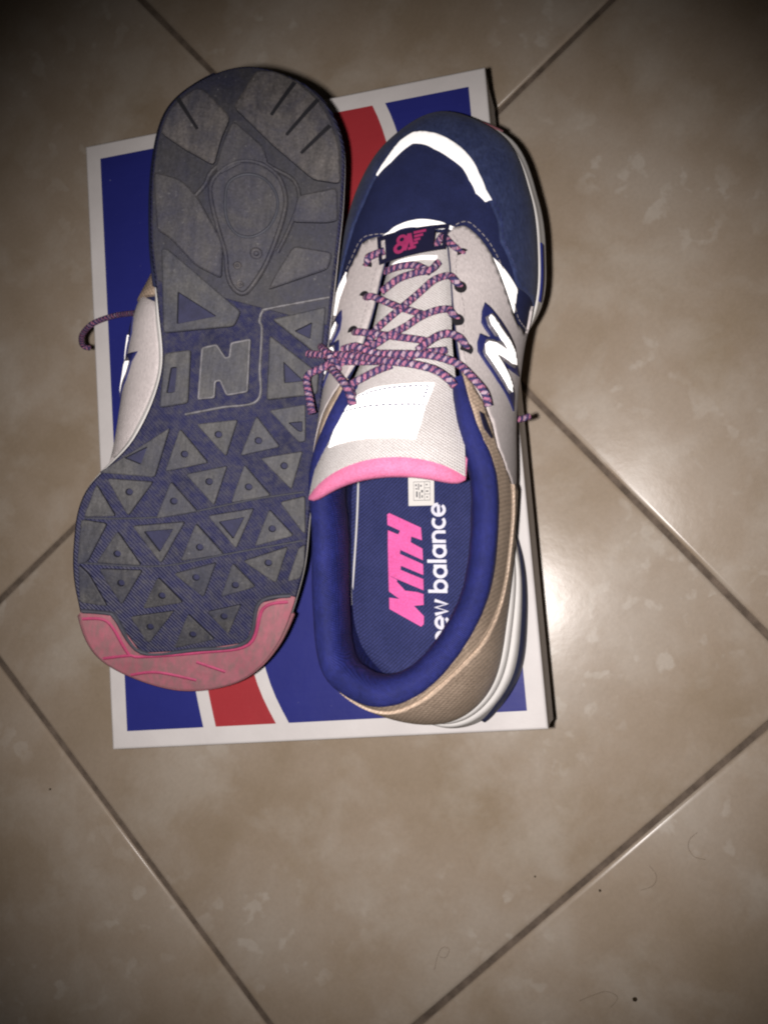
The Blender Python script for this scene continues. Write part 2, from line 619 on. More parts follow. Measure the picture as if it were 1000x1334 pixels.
def build_shoe_base(sh, low_tongue=0.0):
    global TONGUE_C
    us = [k / NU for k in range(NU)]
    # upper (closed loft between the sole and the opening)
    NV = 36
    rows = [[upper_pt(u, j / NV) for u in us] for j in range(NV + 1)]
    uvs = [(u, j / NV) for j in range(NV + 1) for u in us]
    up = sh.grid("upper", rows, M["navy_mesh"], None, True, uvs)
    # midsole
    Sf = lambda u: ray_at(u)[0]
    Bf = lambda u: ray_at(u)[1]
    # (height fraction, outward) for the forefoot and, stepped and flared, for the heel
    prof = [((0.0, 0.0), (0.0, 0.0)), ((0.08, 1.2), (0.06, 1.0)), ((0.30, 1.8), (0.22, 1.4)), ((0.44, 1.7), (0.38, 1.8)), ((0.50, 1.7), (0.44, 2.4)), ((0.56, 1.7), (0.52, 3.2)),
            ((0.62, 1.8), (0.60, 3.4)), ((0.66, 1.8), (0.64, 2.8)), ((0.70, 1.8), (0.66, 1.2)), ((0.74, 1.8), (0.69, 1.1)), ((0.78, 1.9), (0.72, 2.6)), ((0.84, 1.9), (0.82, 3.6)), ((0.92, 1.9), (0.92, 3.4)), ((0.97, 1.6), (0.98, 2.4)), ((1.0, 0.8), (1.0, 0.6)), ((1.02, -1.5), (1.02, -1.5))]
    rows = []
    for (f0, o0), (f1, o1) in prof:
        r = []
        for u in us:
            S, B = Sf(u), Bf(u)
            nb = out2d(Bf, u)
            wt = max(0.0, min(1.0, (105 - B.y) / 35.0)); wt = wt * wt * (3 - 2 * wt)
            f = f0 + (f1 - f0) * wt; o = o0 + (o1 - o0) * wt
            base = Vector((S.x, S.y, lift(S.y) + 2.0)).lerp(Vector((B.x, B.y, B.z)), f)
            ease = f * f * (3 - 2 * f)
            base.x = S.x + (B.x - S.x) * ease; base.y = S.y + (B.y - S.y) * ease
            r.append(base + nb * o)
        rows.append(r)
    mid = sh.grid("midsole", rows, M["midsole_white"], None, True)
    # navy lower layer of the heel
    rows = []
    ua, ub = 0.9 / NR, 4.7 / NR
    for f, o in ((0.0, 0.3), (0.06, 2.0), (0.22, 2.4), (0.36, 1.9), (0.42, 0.2)):
        r = []
        for k in range(91):
            u = ua + (ub - ua) * k / 90
            S, B = Sf(u), Bf(u); nb = out2d(Bf, u)
            fe = min(1.0, min(k, 90 - k) / 12.0)
            p = Vector((S.x, S.y, lift(S.y) + 2.0)).lerp(B, f * (0.4 + 0.6 * fe))
            ease = (f * fe) ** 2 * (3 - 2 * f * fe)
            p.x = S.x + (B.x - S.x) * ease; p.y = S.y + (B.y - S.y) * ease
            r.append(p + nb * (o if fe > 0.01 else 0.2))
        rows.append(r)
    sh.grid("heel_wedge", rows, M["rubber_navy"], mid)
    # outsole plate under it (bottom cap + rim)
    rows = []
    for sclf, dz in ((1.0, 3.2), (1.0, 1.0), (0.985, 0.0)):
        r = []
        for u in us:
            S = Sf(u); nb = out2d(Sf, u)
            r.append(Vector((S.x, S.y, lift(S.y) + dz)) + nb * (0.6 if sclf == 1.0 else -0.3))
        rows.append(r)
    n = len(us)
    V = [p for r in rows for p in r]; F = []
    for j in range(len(rows) - 1):
        for i in range(n):
            k = (i + 1) % n
            F.append((j * n + k, j * n + i, (j + 1) * n + i, (j + 1) * n + k))
    # bottom: strips between the two sides, along the length
    last = (len(rows) - 1) * n
    NB = n // 2
    cols = 13
    gridv = []
    for j in range(NB + 1):
        a = rows[-1][j % n]; b = rows[-1][(n - j) % n]
        line = []
        for c in range(cols):
            t = c / (cols - 1)
            p = a.lerp(b, t); p.z = lift(p.y)
            line.append(len(V)); V.append(p)
        gridv.append(line)
    for j in range(NB):
        for c in range(cols - 1):
            F.append((gridv[j][c], gridv[j][c + 1], gridv[j + 1][c + 1], gridv[j + 1][c]))
    outs = sh.mesh("outsole", V, F, M["rubber_navy"], None, True)
    # collar lining
    Of = lambda u: ray_at(u)[2]
    ua, ub = 17.3 / NR, 1 + 6.7 / NR
    NC = 130
    lin = [(-1.9, -4.5), (-1.1, 0.6), (1.8, 2.7), (4.6, 2.9), (7.6, 0.9), (9.6, -3.5), (10.4, -11), (9.6, -21)]
    rows = [[] for _ in range(len(lin) + 4)]
    for k in range(NC + 1):
        u = ua + (ub - ua) * k / NC
        O = Of(u); B = Bf(u); no = out2d(Of, u)
        e = min(1.0, min(k, NC - k) / 14.0)
        thick = 0.45 + 0.55 * e
        for q, (i_, z_) in enumerate(lin):
            rows[q].append(O - no * (i_ * thick) + Vector((0, 0, z_ * thick)))
        pin = rows[len(lin) - 1][-1]
        nb = out2d(Bf, u)
        tgt = Vector((B.x, B.y, 0)) - nb * 5.5
        tgt.z = insole_z(tgt.y) - 1.0
        tgt.x = max(-38.0, min(34.0, tgt.x))
        for q in range(4):
            t = (q + 1) / 4
            p = pin.lerp(tgt, t)
            p -= no * (-2.5 * math.sin(math.pi * t))
            rows[len(lin) + q].append(p)
    # smooth the profile
    rr = []
    for q in range(len(rows) - 1):
        for s in range(3):
            rr.append([catmull(rows[max(q - 1, 0)][k], rows[q][k], rows[q + 1][k], rows[min(q + 2, len(rows) - 1)][k], s / 3) for k in range(NC + 1)])
    rr.append(rows[-1])
    for q, row in enumerate(rr):
        for k, p in enumerate(row):
            a = k * 0.55 + 1.3 * math.sin(k * 0.21); w_ = math.sin(a) * math.sin(k * 0.93 + q * 0.35) + 0.6 * math.sin(k * 0.31 + q * 0.22)
            p.z += 0.28 * w_ * min(1.0, q / 4.0); p.x += 0.22 * w_ * min(1.0, q / 6.0)
    lining = sh.grid("collar_lining", rr, M["blue_satin"])
    # insole
    V, F = [], []
    n2 = 96; rings = 9
    for k in range(n2):
        u = k / n2; B = Bf(u); nb = out2d(Bf, u)
        e = Vector((B.x, B.y, 0)) - nb * 5.0
        e.x = max(-39.0, min(35.0, e.x))
        c = Vector((0, max(30, min(255, e.y)), 0))
        for r in range(rings):
            t = r / (rings - 1)
            p = e.lerp(c, t); p.z = insole_z(p.y) + 5.0 * max(0, 1 - t * 5) ** 2 * (1 if B.y < 200 else 0)
            V.append(p)
    for k in range(n2):
        k2 = (k + 1) % n2
        for r in range(rings - 1):
            F.append((k * rings + r, k2 * rings + r, k2 * rings + r + 1, k * rings + r + 1))
    ins = sh.mesh("insole", V, F, M["insole_blue"])
    # tongue: padded slab, pink binding along its top edge
    NS, NTt = 40, 24

    def tp(s, t, thick):
        f = s * (len(TONGUE_C) - 1)
        c = lerp_list(TONGUE_C, f); w_ = lerp_list(TONGUE_W, f); d = lerp_list(TONGUE_D, f)
        c2 = lerp_list(TONGUE_C, min(f + 0.05, len(TONGUE_C) - 1.001)) - lerp_list(TONGUE_C, max(f - 0.05, 0))
        c2.normalize()
        nn = Vector((1, 0, 0)).cross(-c2).normalized()
        if nn.z < 0: nn = -nn
        edge = (1 - abs(t) ** 6)
        z = -d * t * t
        p = Vector((c.x + w_ * t, c.y - 8.0 * s ** 4 * t * t + 4.0 * s ** 4 * t, c.z + z - low_tongue * s * s)) + nn * (thick * edge - 2)
        return p
    sh.tongue_pt = lambda s, t: tp(s, t, 3.2)
    top = [[tp(j / NS, 2 * i / NTt - 1, 3.2) for i in range(NTt + 1)] for j in range(NS + 1)]
    ton = sh.grid("tongue", [list(reversed(r)) for r in top], M["tongue_white"], None, False, [(j / NS, 1 - i / NTt) for j in range(NS + 1) for i in range(NTt + 1)])
    # binding, a rolled lip from the top face round to the underside
    rows = []
    f0 = 0.972
    for q in range(9):
        a = q / 8 * math.pi * 1.05
        r = []
        for i in range(NTt + 1):
            t = 2 * i / NTt - 1
            p0 = tp(f0, t, 3.2); p1 = tp(1.0, t, 3.2)
            d = (p1 - p0).normalized(); nn = Vector((d.x, d.y, d.z)).cross(Vector((1, 0, 0))).normalized()
            if nn.z < 0: nn = -nn
            rad = 4.8 * (1 - 0.8 * abs(t) ** 10)
            r.append(p1 + d * (rad * math.sin(a) * 1.1) + nn * (rad * (math.cos(a) - 1)) + nn * 0.15)
        rows.append(list(reversed(r)))
    # underside running back into the shoe
    last_row = rows[-1]
    rows.append([Vector((p.x, p.y + 25, p.z - 12)) for p in last_row])
    sh.grid("tongue_binding", rows, M["pink"], ton)
    return dict(lining=lining, upper=up, midsole=mid, outsole=outs, insole=ins, tongue=ton)


# ==== DATA: outlines of panels, marks, laces and tread in shoe coordinates (mm, or u,v on the upper)
D = {
    'mud_inner': [(0.6461,0.485),(0.6111,0.509),(0.5801,0.536),(0.5546,0.519),(0.537,0.488),(0.5219,0.464),(0.5099,0.497),(0.492,0.554),(0.4715,0.6),(0.4552,0.64),(0.438,0.659),(0.4235,0.602),(0.4037,0.577),(0.3827,0.582),(0.3573,0.485),(0.3423,0.446),(0.3359,0.272),(0.3507,0.17)],
    'toe_stripe': [(0.5546,0.519),(0.54,0.478),(0.5281,0.42),(0.5179,0.412),(0.5037,0.465),(0.4886,0.498),(0.4759,0.526),(0.4641,0.557),(0.4519,0.591),(0.4356,0.602),(0.4238,0.583),(0.4269,0.63),(0.4414,0.672),(0.4569,0.658),(0.4684,0.624),(0.4808,0.606),(0.4959,0.575),(0.5093,0.528),(0.5167,0.501),(0.5251,0.51),(0.5372,0.531)],
    'arc': [(0.587,0.87),(0.5654,0.921),(0.5362,0.94),(0.5118,0.947),(0.4889,0.948),(0.4697,0.948),(0.4427,0.938),(0.4266,0.906),(0.4267,0.928),(0.4495,0.977),(0.4739,0.999),(0.5226,0.9705),(0.5713,0.942)],
    'eye_r': [(0.4238,0.956),(0.4254,0.904),(0.418,0.834),(0.4015,0.777),(0.379,0.697),(0.3518,0.605),(0.327,0.516),(0.3153,0.458),(0.3078,0.317)],
    'eye_l': [(0.5756,0.926),(0.5864,0.848),(0.6033,0.723),(0.6251,0.666),(0.6444,0.606),(0.6624,0.528),(0.6725,0.515),(0.6888,0.456)],
    'tan_edge': [(0.2789,0.955),(0.27,0.912),(0.2597,0.859),(0.2454,0.822),(0.2282,0.828),(0.2125,0.739),(0.2015,0.571)],
    'flash_r': [(0.3723,0.682),(0.3622,0.601),(0.3406,0.443),(0.3211,0.489),(0.3223,0.523),(0.3375,0.588),(0.3569,0.648)],
    'flash_l': [(0.6358,0.61),(0.648,0.542),(0.6612,0.472),(0.6728,0.496),(0.6714,0.597),(0.6591,0.604),(0.6423,0.65)],
    'n_outer': [(0.3338,0.755),(0.3291,0.71),(0.3184,0.63),(0.308,0.555),(0.2989,0.494),(0.2861,0.462),(0.2787,0.415),(0.2818,0.529),(0.2853,0.607),(0.279,0.57),(0.2722,0.533),(0.267,0.508),(0.2566,0.531),(0.2648,0.608),(0.2755,0.706),(0.2877,0.793),(0.2971,0.847),(0.3039,0.841),(0.3102,0.814),(0.3071,0.746),(0.3079,0.735),(0.3138,0.774),(0.3184,0.795),(0.3273,0.783)],
    'n_inner': [(0.3234,0.724),(0.3214,0.7),(0.3116,0.634),(0.3026,0.557),(0.2949,0.502),(0.2862,0.481),(0.2873,0.55),(0.2918,0.638),(0.2951,0.702),(0.287,0.643),(0.279,0.585),(0.273,0.55),(0.2689,0.559),(0.2708,0.608),(0.2842,0.715),(0.2956,0.792),(0.302,0.789),(0.3039,0.758),(0.3025,0.695),(0.2963,0.586),(0.3077,0.669),(0.3164,0.728),(0.3214,0.739)],
    'n_left': [(0.6718,0.79),(0.6801,0.798),(0.6862,0.781),(0.6937,0.774),(0.6938,0.71),(0.6866,0.73),(0.6797,0.755)],
    'slit': [(0.2536,0.934),(0.2524,0.893),(0.2349,0.861),(0.2344,0.891),(0.2407,0.938)],
    'seam1': [(0.2045,0.62),(0.181,0.524),(0.15,0.499),(0.1291,0.566),(0.1038,0.701),(0.0782,0.827),(0.0623,0.869),(0.0472,0.896),(0.0303,0.877)],
    'seam2': [(0.0465,0.557),(0.033,0.569),(0.0152,0.533)],
    'patch': [(0.5804,0.82),(0.6856,0.751),(0.8427,0.707),(0.8126,0.103),(0.6771,0.057),(0.6143,0.159),(0.5951,0.299),(0.5892,0.577)],
    'patch_line1': [(0.6751,0.119),(0.6776,0.29),(0.6815,0.53),(0.6805,0.725),(0.6839,0.754)],
    'patch_line2': [(0.6273,0.181),(0.6151,0.331),(0.6059,0.524),(0.6013,0.727),(0.6031,0.763),(0.6639,0.723)],
    'arc2': [(0.1289,0.059),(0.1225,0.114),(0.1147,0.336),(0.1095,0.556),(0.1123,0.799),(0.1263,0.781),(0.1234,0.564),(0.1266,0.347),(0.1353,0.106)],
    'ins_H': [(-20.4,104.5,33.7),(-4.6,97.4,34.2),(-3.9,91.3,34.6),(-9.2,93.1,34.5),(-9.4,90.3,34.7),(-3.6,87.2,35.0),(-3.2,81.7,35.4),(-14.4,86.6,35.0),(-20.6,89.4,34.8),(-20.8,96.1,34.3),(-15.6,94.0,34.4),(-14.8,95.9,34.3),(-21.1,98.7,34.1),(-21.4,103.8,33.7)],
    'ins_T': [(-20.6,89.4,34.8),(-14.4,86.6,35.0),(-14.5,84.6,35.2),(-3.1,79.7,35.5),(-2.8,74.6,35.9),(-13.8,78.9,35.6),(-20.2,81.7,35.4)],
    'ins_I': [(-20.2,81.7,35.4),(-13.8,78.9,35.6),(-13.9,76.9,35.7),(-2.8,72.6,36.1),(-2.5,67.3,36.5),(-14.9,72.2,36.1),(-19.8,74.3,35.9)],
    'ins_K': [(-19.8,74.3,35.9),(-15.5,72.1,36.1),(-15.5,71.1,36.2),(-11.4,67.0,36.5),(-5.5,66.4,36.5),(-2.5,65.5,36.6),(-2.3,60.4,37.0),(-7.0,59.9,37.0),(-2.1,55.1,37.0),(-2.1,51.4,37.0),(-3.3,50.1,37.0),(-18.8,58.1,37.0),(-19.1,63.5,36.7),(-14.1,63.0,36.8),(-19.3,66.5,36.5)],
    'ins_frame': [(10.3,42.4,37.0),(6.6,109.8,33.3),(0.1,109.9,33.3),(3.5,42.2,37.0)],
    'ins_sticker': [(-11.6,124.0,32.2),(1.1,124.3,32.2),(1.6,108.3,33.4),(-10.9,108.0,33.4)],
    'tag': [(-21.0,229.4,64.2),(-7.75,231.6,63.95),(5.5,233.8,63.7),(12.0,231.9,64.3),(12.1,218.6,68.6),(6.0,223.2,61.6),(-6.6,220.0,63.5),(-18.7,215.2,69.3)],
    'lace_stub_l': [(-25.8,215.8,69.6),(-25.0,219.0,68.7),(-22.6,220.4,68.9),(-17.4,222.1,69.1)],
    'lace_stub_r': [(5.5,225.5,62.9),(9.1,228.4,60.5),(13.4,223.3,69.0),(18.7,219.0,69.2)],
    'lace_under_a': [(-18.5,214.1,64.1),(-10.1,214.9,67.7),(-2.7,214.4,68.2),(4.1,210.6,69.6)],
    'lace_under_b': [(-17.9,201.9,71.7),(-10.7,207.3,71.6),(-3.0,210.1,70.8),(4.1,211.6,69.8),(7.5,215.9,67.4)],
    'lace_l3': [(18.3,201.6,75.5),(15.8,204.3,75.5),(13.0,206.8,69.4),(6.5,204.7,73.1),(-0.8,198.0,76.4),(-6.3,192.5,78.6),(-12.9,186.4,80.5),(-18.3,180.3,81.6),(-21.6,171.4,84.5)],
    'lace_l4': [(-25.6,199.5,75.4),(-22.5,198.3,76.7),(-19.7,197.8,71.4),(-9.0,192.7,77.0),(-0.1,189.3,78.6),(4.2,188.0,78.7)],
    'lace_l5': [(18.0,185.0,81.0),(15.75,187.6,78.3),(13.5,190.2,75.6),(8.6,189.6,78.3),(1.9,186.8,80.5),(-4.5,181.9,82.9),(-11.1,178.1,84.1),(-18.0,173.6,84.7),(-26.3,168.5,82.0)],
    'lace_l6': [(-29.0,181.9,80.8),(-25.6,180.6,82.6),(-19.65,179.5,82.55),(-13.7,178.4,82.5),(-5.6,176.8,84.0),(2.9,175.2,84.4),(7.1,174.0,84.2)],
    'lace_l7': [(22.3,171.0,83.9),(20.0,175.2,83.4),(14.6,177.8,79.1),(8.8,175.7,83.4),(1.8,169.8,87.5)],
    'lace_a': [(-42.4,171.0,79.8),(-27.5,168.6,85.5),(-10.2,163.9,94.5),(1.7,161.8,95.5),(10.8,159.2,94.6),(15.9,155.7,93.8),(18.9,152.4,93.3)],
    'lace_b': [(-31.8,172.1,85.7),(-27.0,172.6,87.7),(-24.0,172.1,83.5),(-15.3,168.6,89.1)],
    'lace_c': [(-23.3,169.8,86.0),(-6.2,167.7,91.2),(5.9,167.0,90.5),(14.2,165.0,88.3),(20.4,162.2,84.0),(26.5,155.8,90.7),(30.8,150.3,88.5),(32.5,144.5,88.9)],
    'lace_d': [(-46.1,159.4,79.0),(-39.2,163.2,86.4),(-32.8,166.8,89.7)],
    'lace_e': [(-23.4,144.6,97.7),(-26.2,152.3,98.8),(-34.8,162.7,90.9),(-38.5,171.3,84.4)],
    'lace_f': [(-24.5,148.9,94.9),(-25.5,154.0,92.4),(-20.1,157.4,93.0),(-14.1,160.5,92.9),(-8.2,162.6,92.5)],
    'lace_g': [(-33.3,167.0,85.6),(-21.7,165.7,87.2),(-7.7,165.3,90.6),(5.4,168.6,88.1),(13.8,170.4,84.1)],
    'lace_h': [(-42.7,167.6,75.5),(-33.0,165.1,86.6),(-26.9,170.9,79.4),(-20.8,172.2,84.3)],
    'tri_a': [(18.3,177.9),(21.5,199.9),(43.0,201.5)],
    'tri_b': [(12.0,176.9),(-0.7,189.6),(15.5,196.2)],
    'tri_c': [(4.3,172.4),(-11.4,167.8),(-8.9,184.3)],
    'tri_d': [(-20.5,165.0),(-31.4,176.6),(-16.4,183.1)],
    'tri_e': [(-25.7,160.2),(-40.9,154.7),(-43.3,172.1),(-40.4,173.2)],
    'tri_f': [(45.4,209.7),(36.4,222.2),(48.6,224.5)],
    'tri_g': [(40.1,205.5),(22.2,203.9),(30.1,220.2)],
    'tri_h': [(12.9,202.9),(1.0,214.1),(16.7,219.9)],
    'tri_i': [(6.0,197.3),(-9.7,191.0),(-6.7,208.9)],
    'tri_j': [(-18.3,189.3),(-30.4,201.0),(-15.3,206.7)],
    'tri_k': [(-25.9,184.1),(-42.0,178.2),(-39.8,195.5)],
    'tri_l': [(50.2,227.0),(38.9,227.2),(45.5,247.1),(49.8,249.2)],
    'tri_m': [(33.6,231.2),(22.8,244.6),(40.3,246.3)],
    'tri_n': [(25.9,226.6),(5.9,221.4),(13.1,241.1)],
    'tri_o': [(-0.6,221.6),(-13.3,233.3),(3.3,239.0)],
    'tri_p': [(-6.4,216.0),(-23.9,209.8),(-19.2,228.4)],
    'tri_q': [(-32.1,209.2),(-43.2,219.1),(-28.4,226.2)],
    'tri_r': [(-36.2,203.9),(-46.8,199.1),(-49.3,217.1),(-47.4,216.4)],
    'tri_s': [(49.3,249.6),(44.4,253.6),(35.2,268.5),(47.4,268.5)],
    'tri_t': [(38.8,250.6),(21.9,248.4),(28.8,265.4)],
    'tri_u': [(13.3,251.0),(2.3,260.9),(18.0,266.4)],
    'tri_v': [(5.3,247.0),(-10.7,239.2),(-7.4,255.6)],
    'tri_w': [(-19.2,238.3),(-29.6,247.4),(-16.3,254.3)],
    'tri_x': [(-24.8,235.4),(-41.5,226.2),(-38.9,243.0)],
    'tri_y': [(-47.3,225.0),(-50.0,222.9),(-50.9,232.4),(-49.9,239.9),(-44.5,242.2)],
    'tri_z': [(23.2,272.9),(5.9,267.1),(15.1,284.4)],
    'tri_aa': [(-2.0,267.9),(-13.6,278.1),(2.3,285.2)],
    'tri_bb': [(-11.2,264.2),(-24.4,258.5),(-20.5,273.3)],
    'dim_b': [(8.8,187.4)],
    'dim_c': [(-4.8,175.4)],
    'dim_d': [(-22.7,175.4)],
    'dim_g': [(30.8,209.8)],
    'dim_h': [(10.7,211.0)],
    'dim_i': [(-3.6,198.9)],
    'dim_j': [(-21.3,198.6)],
    'dim_k': [(-35.6,185.7)],
    'dim_m': [(32.6,241.0)],
    'dim_o': [(-3.5,231.7)],
    'dim_q': [(-34.4,217.3)],
    'dim_t': [(29.6,255.5)],
    'dim_u': [(10.8,258.9)],
    'dim_v': [(-3.5,247.1)],
    'dim_w': [(-21.5,248.0)],
    'dim_x': [(-34.8,234.4)],
    'dim_z': [(14.9,276.4)],
    'dim_aa': [(-4.8,277.1)],
    'dim_bb': [(-18.1,265.1)],
    'rec_a': [(35.1,193.7),(25.4,186.3),(27.3,195.7)],
    'rec_e': [(-34.5,164.5),(-40.8,162.8),(-41.5,167.9),(-39.7,168.1)],
    'rec_n': [(22.2,228.0),(9.1,224.5),(13.9,237.2)],
    'rec_p': [(-10.1,217.8),(-21.5,213.5),(-17.8,225.3)],
    'mid_ma': [(31.1,91.4),(28.2,90.9),(-7.2,115.0),(-5.0,122.6),(25.4,131.2)],
    'mid_mb': [(23.8,140.5),(12.3,136.6),(10.4,162.7),(22.8,167.2)],
    'mid_mN': [(8.1,134.9),(1.4,132.0),(-3.2,137.8),(-4.4,137.2),(-4.2,130.4),(-13.1,126.9),(-15.2,153.0),(-5.7,156.5),(-2.0,149.8),(-0.5,150.5),(-1.1,158.3),(6.7,160.5)],
    'mid_mc': [(-20.7,116.3),(-43.8,106.1),(-45.0,131.1),(-43.1,130.1)],
    'mid_md': [(-20.7,123.7),(-45.1,138.5),(-45.6,148.8),(-23.5,155.5)],
    'mid_he': [(38.0,38.2),(35.6,27.0),(31.0,20.4),(25.6,14.4),(21.7,14.6),(8.8,25.4),(11.6,36.8),(13.1,49.3),(26.5,44.1)],
    'mid_hf': [(1.6,0.3),(-6.6,-0.9),(-16.4,2.3),(-26.8,9.6),(-34.3,19.2),(-39.8,32.2),(-42.2,47.9),(-30.2,48.1),(-10.9,35.5),(8.6,20.5)],
    'mid_hg': [(33.9,83.4),(37.6,63.6),(38.5,56.2),(26.5,57.8),(18.7,64.0),(4.7,84.3),(3.1,101.3),(15.6,96.8),(28.4,85.6)],
    'mid_hh': [(-24.3,56.3),(-41.1,49.5),(-43.6,65.3),(-38.1,67.2),(-23.3,69.4)],
    'mid_hi': [(-25.6,80.0),(-43.4,80.2),(-42.4,88.5),(-17.1,103.1),(-19.3,95.5)],
    'mid_hk': [(7.7,26.6),(-6.7,36.2),(-10.3,44.1),(-0.7,44.4),(11.2,53.6),(12.6,50.1),(10.8,36.5)],
    'midrec_ma': [(21.4,110.3),(3.0,119.1),(19.9,125.9)],
    'midrec_mb': [(20.0,146.7),(17.3,146.1),(16.7,158.4),(20.4,159.5)],
    'midrec_mc': [(-31.4,120.3),(-38.7,114.7),(-39.0,122.9)],
    'midrec_md': [(-28.6,135.5),(-39.0,143.5),(-30.3,145.9)],
    'ln_g1': [(49.2,225.9),(33.3,223.6),(10.4,218.2),(-23.3,204.8),(-45.9,197.1)],
    'ln_g2': [(49.6,248.6),(25.0,246.3),(7.6,242.7),(-15.1,233.6),(-48.6,221.1)],
    'ln_frame': [(-44.6,101.5),(-19.1,111.4),(-16.3,113.3),(-15.6,118.2),(-17.1,121.8),(-18.6,140.1),(-19.6,156.1),(-4.2,162.2),(11.1,168.2)],
    'ln_drop': [(12.4,65.2),(13.4,57.8),(10.6,51.7),(5.1,46.4),(-1.6,44.2),(-8.8,45.3),(-15.5,49.8),(-19.2,57.7),(-19.5,67.1),(-17.0,81.9),(-14.1,93.0),(-10.0,102.4),(-6.5,106.4),(-1.7,103.8),(1.3,97.6),(3.3,88.4),(8.5,75.9)],
    'ln_drop2': [(6.4,64.1),(5.8,55.5),(-0.6,50.6),(-8.6,51.0),(-14.6,56.5),(-16.5,63.9),(-14.1,72.9),(-7.8,78.8),(-0.8,79.0),(4.3,73.3)],
    'ln_ringin': [(14.6,69.0),(4.7,84.3),(1.4,97.2),(-2.3,104.2),(-6.4,105.9),(-10.6,100.9),(-16.2,88.3),(-20.6,75.1),(-21.4,60.6)],
    'ln_outer': [(20.3,65.6),(16.0,58.3),(14.1,52.2),(6.4,43.4),(-3.0,41.6),(-12.3,45.6),(-21.7,49.6),(-25.3,57.5),(-23.9,67.4),(-21.7,76.3),(-19.1,84.4)],
    'ln_pinkb': [(46.6,273.6),(35.0,272.8),(31.2,274.9),(18.4,291.8),(-5.7,286.1),(-29.4,277.5),(-33.2,255.6),(-46.8,249.5)],
    'ln_slit1': [(32.4,21.1),(22.1,33.9)],
    'ln_slit2': [(-15.8,4.0),(-8.3,21.7)],
    'ln_slit3': [(-26.9,10.7),(-16.0,29.8)],
    'ln_slit4': [(-33.8,22.3),(-23.4,37.0)],
    'ln_pr1': [(46.1,277.5),(34.8,277.0),(26.4,290.2),(23.8,294.3)],
    'ln_pr2': [(36.0,298.2),(23.8,294.3),(18.3,294.1),(-8.3,287.0),(-30.7,278.5),(-35.3,258.1),(-46.0,252.8)],
    'ln_pr3': [(22.9,305.6),(10.6,301.8),(-8.0,303.2)],
    'ln_pr4': [(-7.4,292.5),(-21.2,295.8)],
    'ln_dot1': [(-5.1,102.3)],
    'ln_dot2': [(-10.1,86.5)],
    'ln_dot3': [(-2.7,93.6)],
}
# ==== ENDDATA
# ==== DETAIL CODE
def lace_material():
    m = NT("braided_lace")
    sep = m.n.new("ShaderNodeSeparateXYZ")
    m.link(m.tc.outputs["UV"], sep.inputs[0])
    a, b = sep.outputs[0], sep.outputs[1]           # around 0..1, along in braid periods
    k = 2.0
    wob = m.math('MULTIPLY', m.noise(300, 3), 0.75)
    b = m.math('ADD', b, wob)
    s1 = m.math('FRACT', m.math('ADD', b, m.math('MULTIPLY', a, k)))
    s2 = m.math('FRACT', m.math('SUBTRACT', b, m.math('MULTIPLY', a, k)))
    t1 = m.math('GREATER_THAN', s1, 0.45); t2 = m.math('GREATER_THAN', s2, 0.16)
    pick = m.math('MULTIPLY', t1, t2)
    odd = m.math('GREATER_THAN', m.math('FRACT', m.math('MULTIPLY', b, 0.5)), 0.72)
    pink = m.mix(m.ramp(m.noise(260, 3), [(0.4, (0, 0, 0)), (0.65, (1, 1, 1))]), m.mix(odd, (0.40, 0.15, 0.235), (0.37, 0.28, 0.34)), (0.22, 0.09, 0.16))
    nz = m.noise(900, 3)
    navy = m.ramp(nz, [(0.3, (0.022, 0.020, 0.07)), (0.7, (0.05, 0.042, 0.12))])
    col = m.mix(pick, navy, pink)
    m.color(col)
    m.set(rough=0.8, spec=0.25)
    h = m.math('MAXIMUM', m.math('SINE', m.math('MULTIPLY', s1, math.pi * 2)), m.math('SINE', m.math('MULTIPLY', s2, math.pi * 2)))
    m.bump(h, 0.6, 0.0006)
    return m.m


def reflective_material():
    # glass-bead reflective film: bright silver-white
    m = NT("reflective_film")
    f = m.noise(700, 3, 0.7)
    m.color(m.ramp(f, [(0.3, (0.95, 0.94, 0.93)), (0.6, (0.985, 0.98, 0.975))]))
    m.set(rough=0.6, spec=0.5)
    m.b.inputs['Diffuse Roughness'].default_value = 1.0    # scatters back towards the light, as bead film does
    m.bump(f, 0.12, 0.0003)
    return m.m


def rubber_lug_material(name, c_worn, c_dark, c_navy, navy_amt):
    m = NT(name)
    n1 = m.noise(35, 6, 0.7, dist=0.5)
    n2 = m.noise(260, 5, 0.7, stretch=(1, 0.25, 1, 0.7))
    col = m.ramp(n2, [(0.3, c_dark), (0.72, c_worn)])
    col = m.mix(m.ramp(n1, [(0.42, (0, 0, 0)), (0.62, (navy_amt,) * 3)]), col, c_navy)
    gr = m.noise(850, 4, 0.75)
    col = m.mix(0.4, col, m.ramp(gr, [(0.3, (0, 0, 0)), (0.7, (1, 1, 1))]), 'OVERLAY')
    sp = m.noise(520, 3, 0.6)
    col = m.mix(m.ramp(sp, [(0.66, (0, 0, 0)), (0.74, (0.4, 0.4, 0.4))]), col, (0.20, 0.195, 0.19))
    m.color(col)
    m.set(rough=0.62, spec=0.35)
    m.bump(n2, 0.35, 0.0006); m.bump(m.noise(1200, 3), 0.2, 0.0002)
    return m.m


def outsole_material():
    m = NT("ribbed_outsole")
    n1 = m.noise(45, 6, 0.7, dist=0.4)
    col = m.ramp(n1, [(0.33, (0.010, 0.011, 0.040)), (0.55, (0.016, 0.017, 0.062)), (0.75, (0.036, 0.036, 0.060))])
    dirt = m.noise(300, 5, 0.7)
    col = m.mix(m.ramp(dirt, [(0.42, (0, 0, 0)), (0.72, (0.75, 0.75, 0.75))]), col, (0.060, 0.058, 0.066))
    m.color(col)
    m.set(rough=0.6, spec=0.35)
    w = m.wave(240, rot=(0, 0, 0.9), dist=0.6)
    m.bump(w, 0.6, 0.0008); m.bump(dirt, 0.2, 0.0004)
    return m.m


